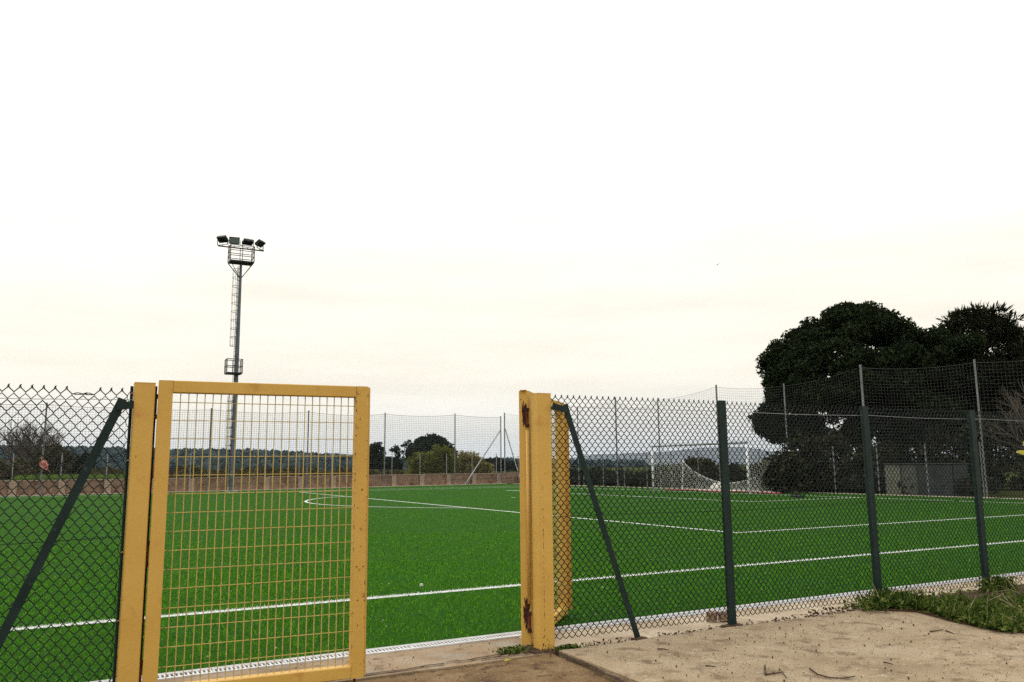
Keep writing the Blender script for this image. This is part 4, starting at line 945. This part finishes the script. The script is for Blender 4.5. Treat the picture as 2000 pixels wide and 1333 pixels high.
# leaf crumbs and grit on the concrete
Q = []
n = 3200; x = rng.uniform(3.5, 7.0, n); y = rng.uniform(3.0, 5.52, n); k = ~in_poly(x, y, soil); x, y = x[k], y[k]
P = np.stack([x, y, np.full(len(x), .033)], 1); Q.append(leaves(P, np.tile([0, 0, 1.0], (len(P), 1)), .0042, 1.4, .5, .8))
n = 900; x = rng.uniform(3.45, 6.9, n); y = 5.62+rng.normal(0, .055, n); P = np.stack([x, y, np.full(n, .010)], 1); Q.append(leaves(P, np.tile([0, 0, 1.0], (n, 1)), .011, 1.5, .5, .7))
n = 260; x = rng.uniform(1.5, 3.4, n); y = rng.uniform(4.9, 6.2, n); P = np.stack([x, y, np.full(n, .010)], 1); Q.append(leaves(P, np.tile([0, 0, 1.0], (n, 1)), .006, 1.4, .5, .7))
n = 500; x = rng.uniform(6.2, 9.2, n); y = 5.66+rng.normal(0, .05, n); P = np.stack([x, y, np.full(n, .03)], 1); Q.append(leaves(P, np.tile([0, 0, 1.0], (n, 1)), .018, 1.8, .6, .7))
quads('leaf_litter', np.concatenate(Q), 'litter', kind='stuff')
# dark soil-coloured discs added as contact shade round the feet of the posts
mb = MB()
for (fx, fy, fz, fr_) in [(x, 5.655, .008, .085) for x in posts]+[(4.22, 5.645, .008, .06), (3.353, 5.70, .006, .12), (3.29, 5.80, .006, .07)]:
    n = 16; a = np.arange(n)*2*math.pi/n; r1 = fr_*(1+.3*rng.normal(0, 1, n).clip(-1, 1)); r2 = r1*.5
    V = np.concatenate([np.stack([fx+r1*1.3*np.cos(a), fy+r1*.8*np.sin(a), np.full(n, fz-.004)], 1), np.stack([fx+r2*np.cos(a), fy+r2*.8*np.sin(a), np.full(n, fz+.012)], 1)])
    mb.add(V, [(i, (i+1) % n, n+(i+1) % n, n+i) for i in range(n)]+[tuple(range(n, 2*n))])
mb.build('contact_shade_disc', 'soil', smooth=True, kind='stuff')
# pebble-like seed cones, chunky dark dots
mb = MB()
for i in range(90):
    x, y = rng.uniform(3.5, 6.6), rng.uniform(3.0, 5.45); s = rng.uniform(.004, .011)
    v = rng.normal(0, 1, (6, 3)); v = np.array([[1, 0, 0], [-1, 0, 0], [0, 1, 0], [0, -1, 0], [0, 0, 1], [0, 0, -1]])*s*rng.uniform(.7, 1.2, (6, 1))+[x, y, .026+s*.6]
    mb.add(v, [(0, 2, 4), (2, 1, 4), (1, 3, 4), (3, 0, 4), (2, 0, 5), (1, 2, 5), (3, 1, 5), (0, 3, 5)])
mb.build('seed_grit', 'twig_dark', kind='stuff')
def gpt(px, py, z=.03):
    dv = Fv+Rv*(px-1000)/FPX-Uv*(py-666.5)/FPX; t = (z-CAM_H)/dv[2]; return dv*t+np.array([0, 0, CAM_H])
for pts, lb in (([(1581, 1306), (1596, 1317), (1620, 1324), (1648, 1325), (1670, 1321)], 'long curved dry twig on the concrete at the bottom of the picture'),
                ([(1494, 1300), (1495, 1318), (1512, 1316), (1528, 1313), (1536, 1324)], 'angled dry twig with an upright end, left of the long curved twig'),
                ([(1726, 1294), (1744, 1298)], 'short thin twig on the concrete right of the curved twig'),
                ([(1284, 1268), (1296, 1268), (1306, 1270)], 'short straight twig on the concrete below the foot of the right brace'),
                ([(1817, 1234), (1830, 1232), (1842, 1230)], 'dark short stick on the concrete beside the edge of the weeds'),
                ([(1847, 1232), (1856, 1235), (1863, 1238)], 'dark crooked stick touching the edge of the weeds'),
                ([(1378, 1301), (1398, 1303)], 'thin dark twig on the concrete left of the angled twig')):
    p = np.array([gpt(a, b_, .034) for a, b_ in pts]); c = p.mean(0)
    if len(p) < 3: p = np.array([p[0], p.mean(0)+(0, .004, .002), p[1]])
    o = MB().tube(p-c, np.linspace(.006, .0035, len(p)), 5).build('twig', 'twig_dark', loc=tuple(c)); tag(o, lb, 'twig', 'dry twigs on the concrete slab')
def chunk(c, dims, rz, label, cat, m='brick', name='broken_brick'):
    mb = MB(); v = np.array([[a, b_, e] for a in (-1, 1) for b_ in (-1, 1) for e in (-1, 1)])*np.array(dims)/2*(1+.12*rng.uniform(-1, 1, (8, 3)))
    mb.add(v, [(0, 1, 3, 2), (4, 6, 7, 5), (0, 4, 5, 1), (2, 3, 7, 6), (0, 2, 6, 4), (1, 5, 7, 3)])
    o = mb.build(name, m, loc=c); o.rotation_euler = (rng.normal(0, .12), rng.normal(0, .12), rz); tag(o, label, cat); return o
chunk((5.24, 5.92, .045), (.085, .07, .085), .4, 'broken brick piece left of the split one behind the mesh by a fence post', 'brick')
chunk((5.36, 5.88, .042), (.11, .08, .08), -.3, 'larger broken brick piece nearest the green fence post behind the mesh', 'brick')
chunk((*gpt(823, 1143, .02)[:2], .02), (.032, .032, .026), .3, 'small pale stone lying on the open turf between the gate leaves', 'stone', 'stone', 'stone')
yl = MB(); yl.add([(-.03, -.012, 0), (.0, -.02, .006), (.035, 0, .002), (0, .02, .007), (-.03, .01, .002)], [(0, 1, 2, 3, 4)])
o = yl.build('fallen_leaf', 'yellow_leaf', loc=tuple(gpt(992, 1290, .008))); tag(o, 'yellow fallen leaf on the cracked concrete left of the gate post', 'leaf')
x = rng.uniform(1, 8, 130); y = rng.uniform(6.5, 10.5, 130)
quads('paper_flecks', leaves(np.stack([x, y, np.full(130, .026)], 1), np.tile([0, -.4, 1.0], (130, 1)), .008, 1.3, .5, .6), 'dry_grass', kind='stuff')
# twig with yellow leaves at the right edge, on a sapling standing just outside the picture
base = at(2110, 4.6, .03); sp_ = thing('sapling', 'twig of yellow green leaves reaching in at the right edge', 'sapling', tuple(base))
tip = at(1985, 4.55, py=886)-base; fork = at(2100, 4.6, py=905)-base
mb = MB(); mb.tube([(0, 0, 0), fork*[.5, .5, .5]+(.02, 0, 0), fork, fork+(.02, .03, .5)], [.012, .010, .008, .004], 6)
tw0 = at(2040, 4.58, py=893)-base
mb.tube([fork, tw0, tip], [.005, .0035, .002], 5); mb.build('stem', 'bark', sp_)
rt, fw_ = frame(1985)
for (px, py, dx, dz, s) in ((1978, 886, -1, .25, 1), (1985, 880, -.55, .8, 1.1), (1988, 890, -.35, -.8, 1), (1996, 876, -.2, 1, 1.2), (2001, 889, .2, -.9, 1), (2012, 880, .5, .9, 1.1), (2016, 896, .5, -.8, 1), (2035, 886, .4, .9, 1), (2050, 899, .5, -.7, 1)):
    p = at(px+6, 4.56, py=py+1)-base; dv = rt*dx+np.array([0, 0, dz])+fw_*rng.normal(0, .3); dv /= np.linalg.norm(dv); sd_ = np.cross(dv, fw_*.9+rt*.3); sd_ /= np.linalg.norm(sd_)
    l_ = .048*s; w_ = .011*s
    mb = MB(); mb.add([p, p+dv*l_*.35+sd_*w_, p+dv*l_*.7+sd_*w_*.8, p+dv*l_, p+dv*l_*.7-sd_*w_*.8, p+dv*l_*.35-sd_*w_, p+dv*l_*.5-fw_*.004], [(0, 1, 6), (1, 2, 6), (2, 3, 6), (3, 4, 6), (4, 5, 6), (5, 0, 6)])
    mb.build('leaf', 'yellow_leaf', sp_)
# bird
bp_ = at(1408, 90, py=512); mb = MB(); mb.tube([(-.16, 0, 0), (-.05, 0, .01), (.08, 0, 0), (.2, 0, .01)], [.02, .05, .045, .01], 6)
mb.add([(-.05, 0, .02), (.06, 0, .02), (.02, .32, .14), (-.06, .30, .13)], [(0, 1, 2, 3)]); mb.add([(-.05, 0, .02), (.06, 0, .02), (.02, -.32, .14), (-.06, -.30, .13)], [(3, 2, 1, 0)])
o = mb.build('bird', 'bird', loc=tuple(bp_)); o.rotation_euler = (0, 0, .6); tag(o, 'tiny dark bird high in the pale sky', 'bird')

# ------------------------------------------------------------------ haze
hz = MB(); hz.box((0, 0, 237), (36000, 36000, 480)); m = bpy.data.materials.new('haze air'); m.use_nodes = True; t = m.node_tree; t.nodes.clear()
o_ = t.nodes.new('ShaderNodeOutputMaterial'); pv = t.nodes.new('ShaderNodeVolumePrincipled'); pv.inputs['Color'].default_value = (0.80, 0.89, 1.0, 1)
pv.inputs['Density'].default_value = 4.2e-5; pv.inputs['Anisotropy'].default_value = 0.1
t.links.new(pv.outputs[0], o_.inputs['Volume'])
hz.build('haze', m, kind='stuff')
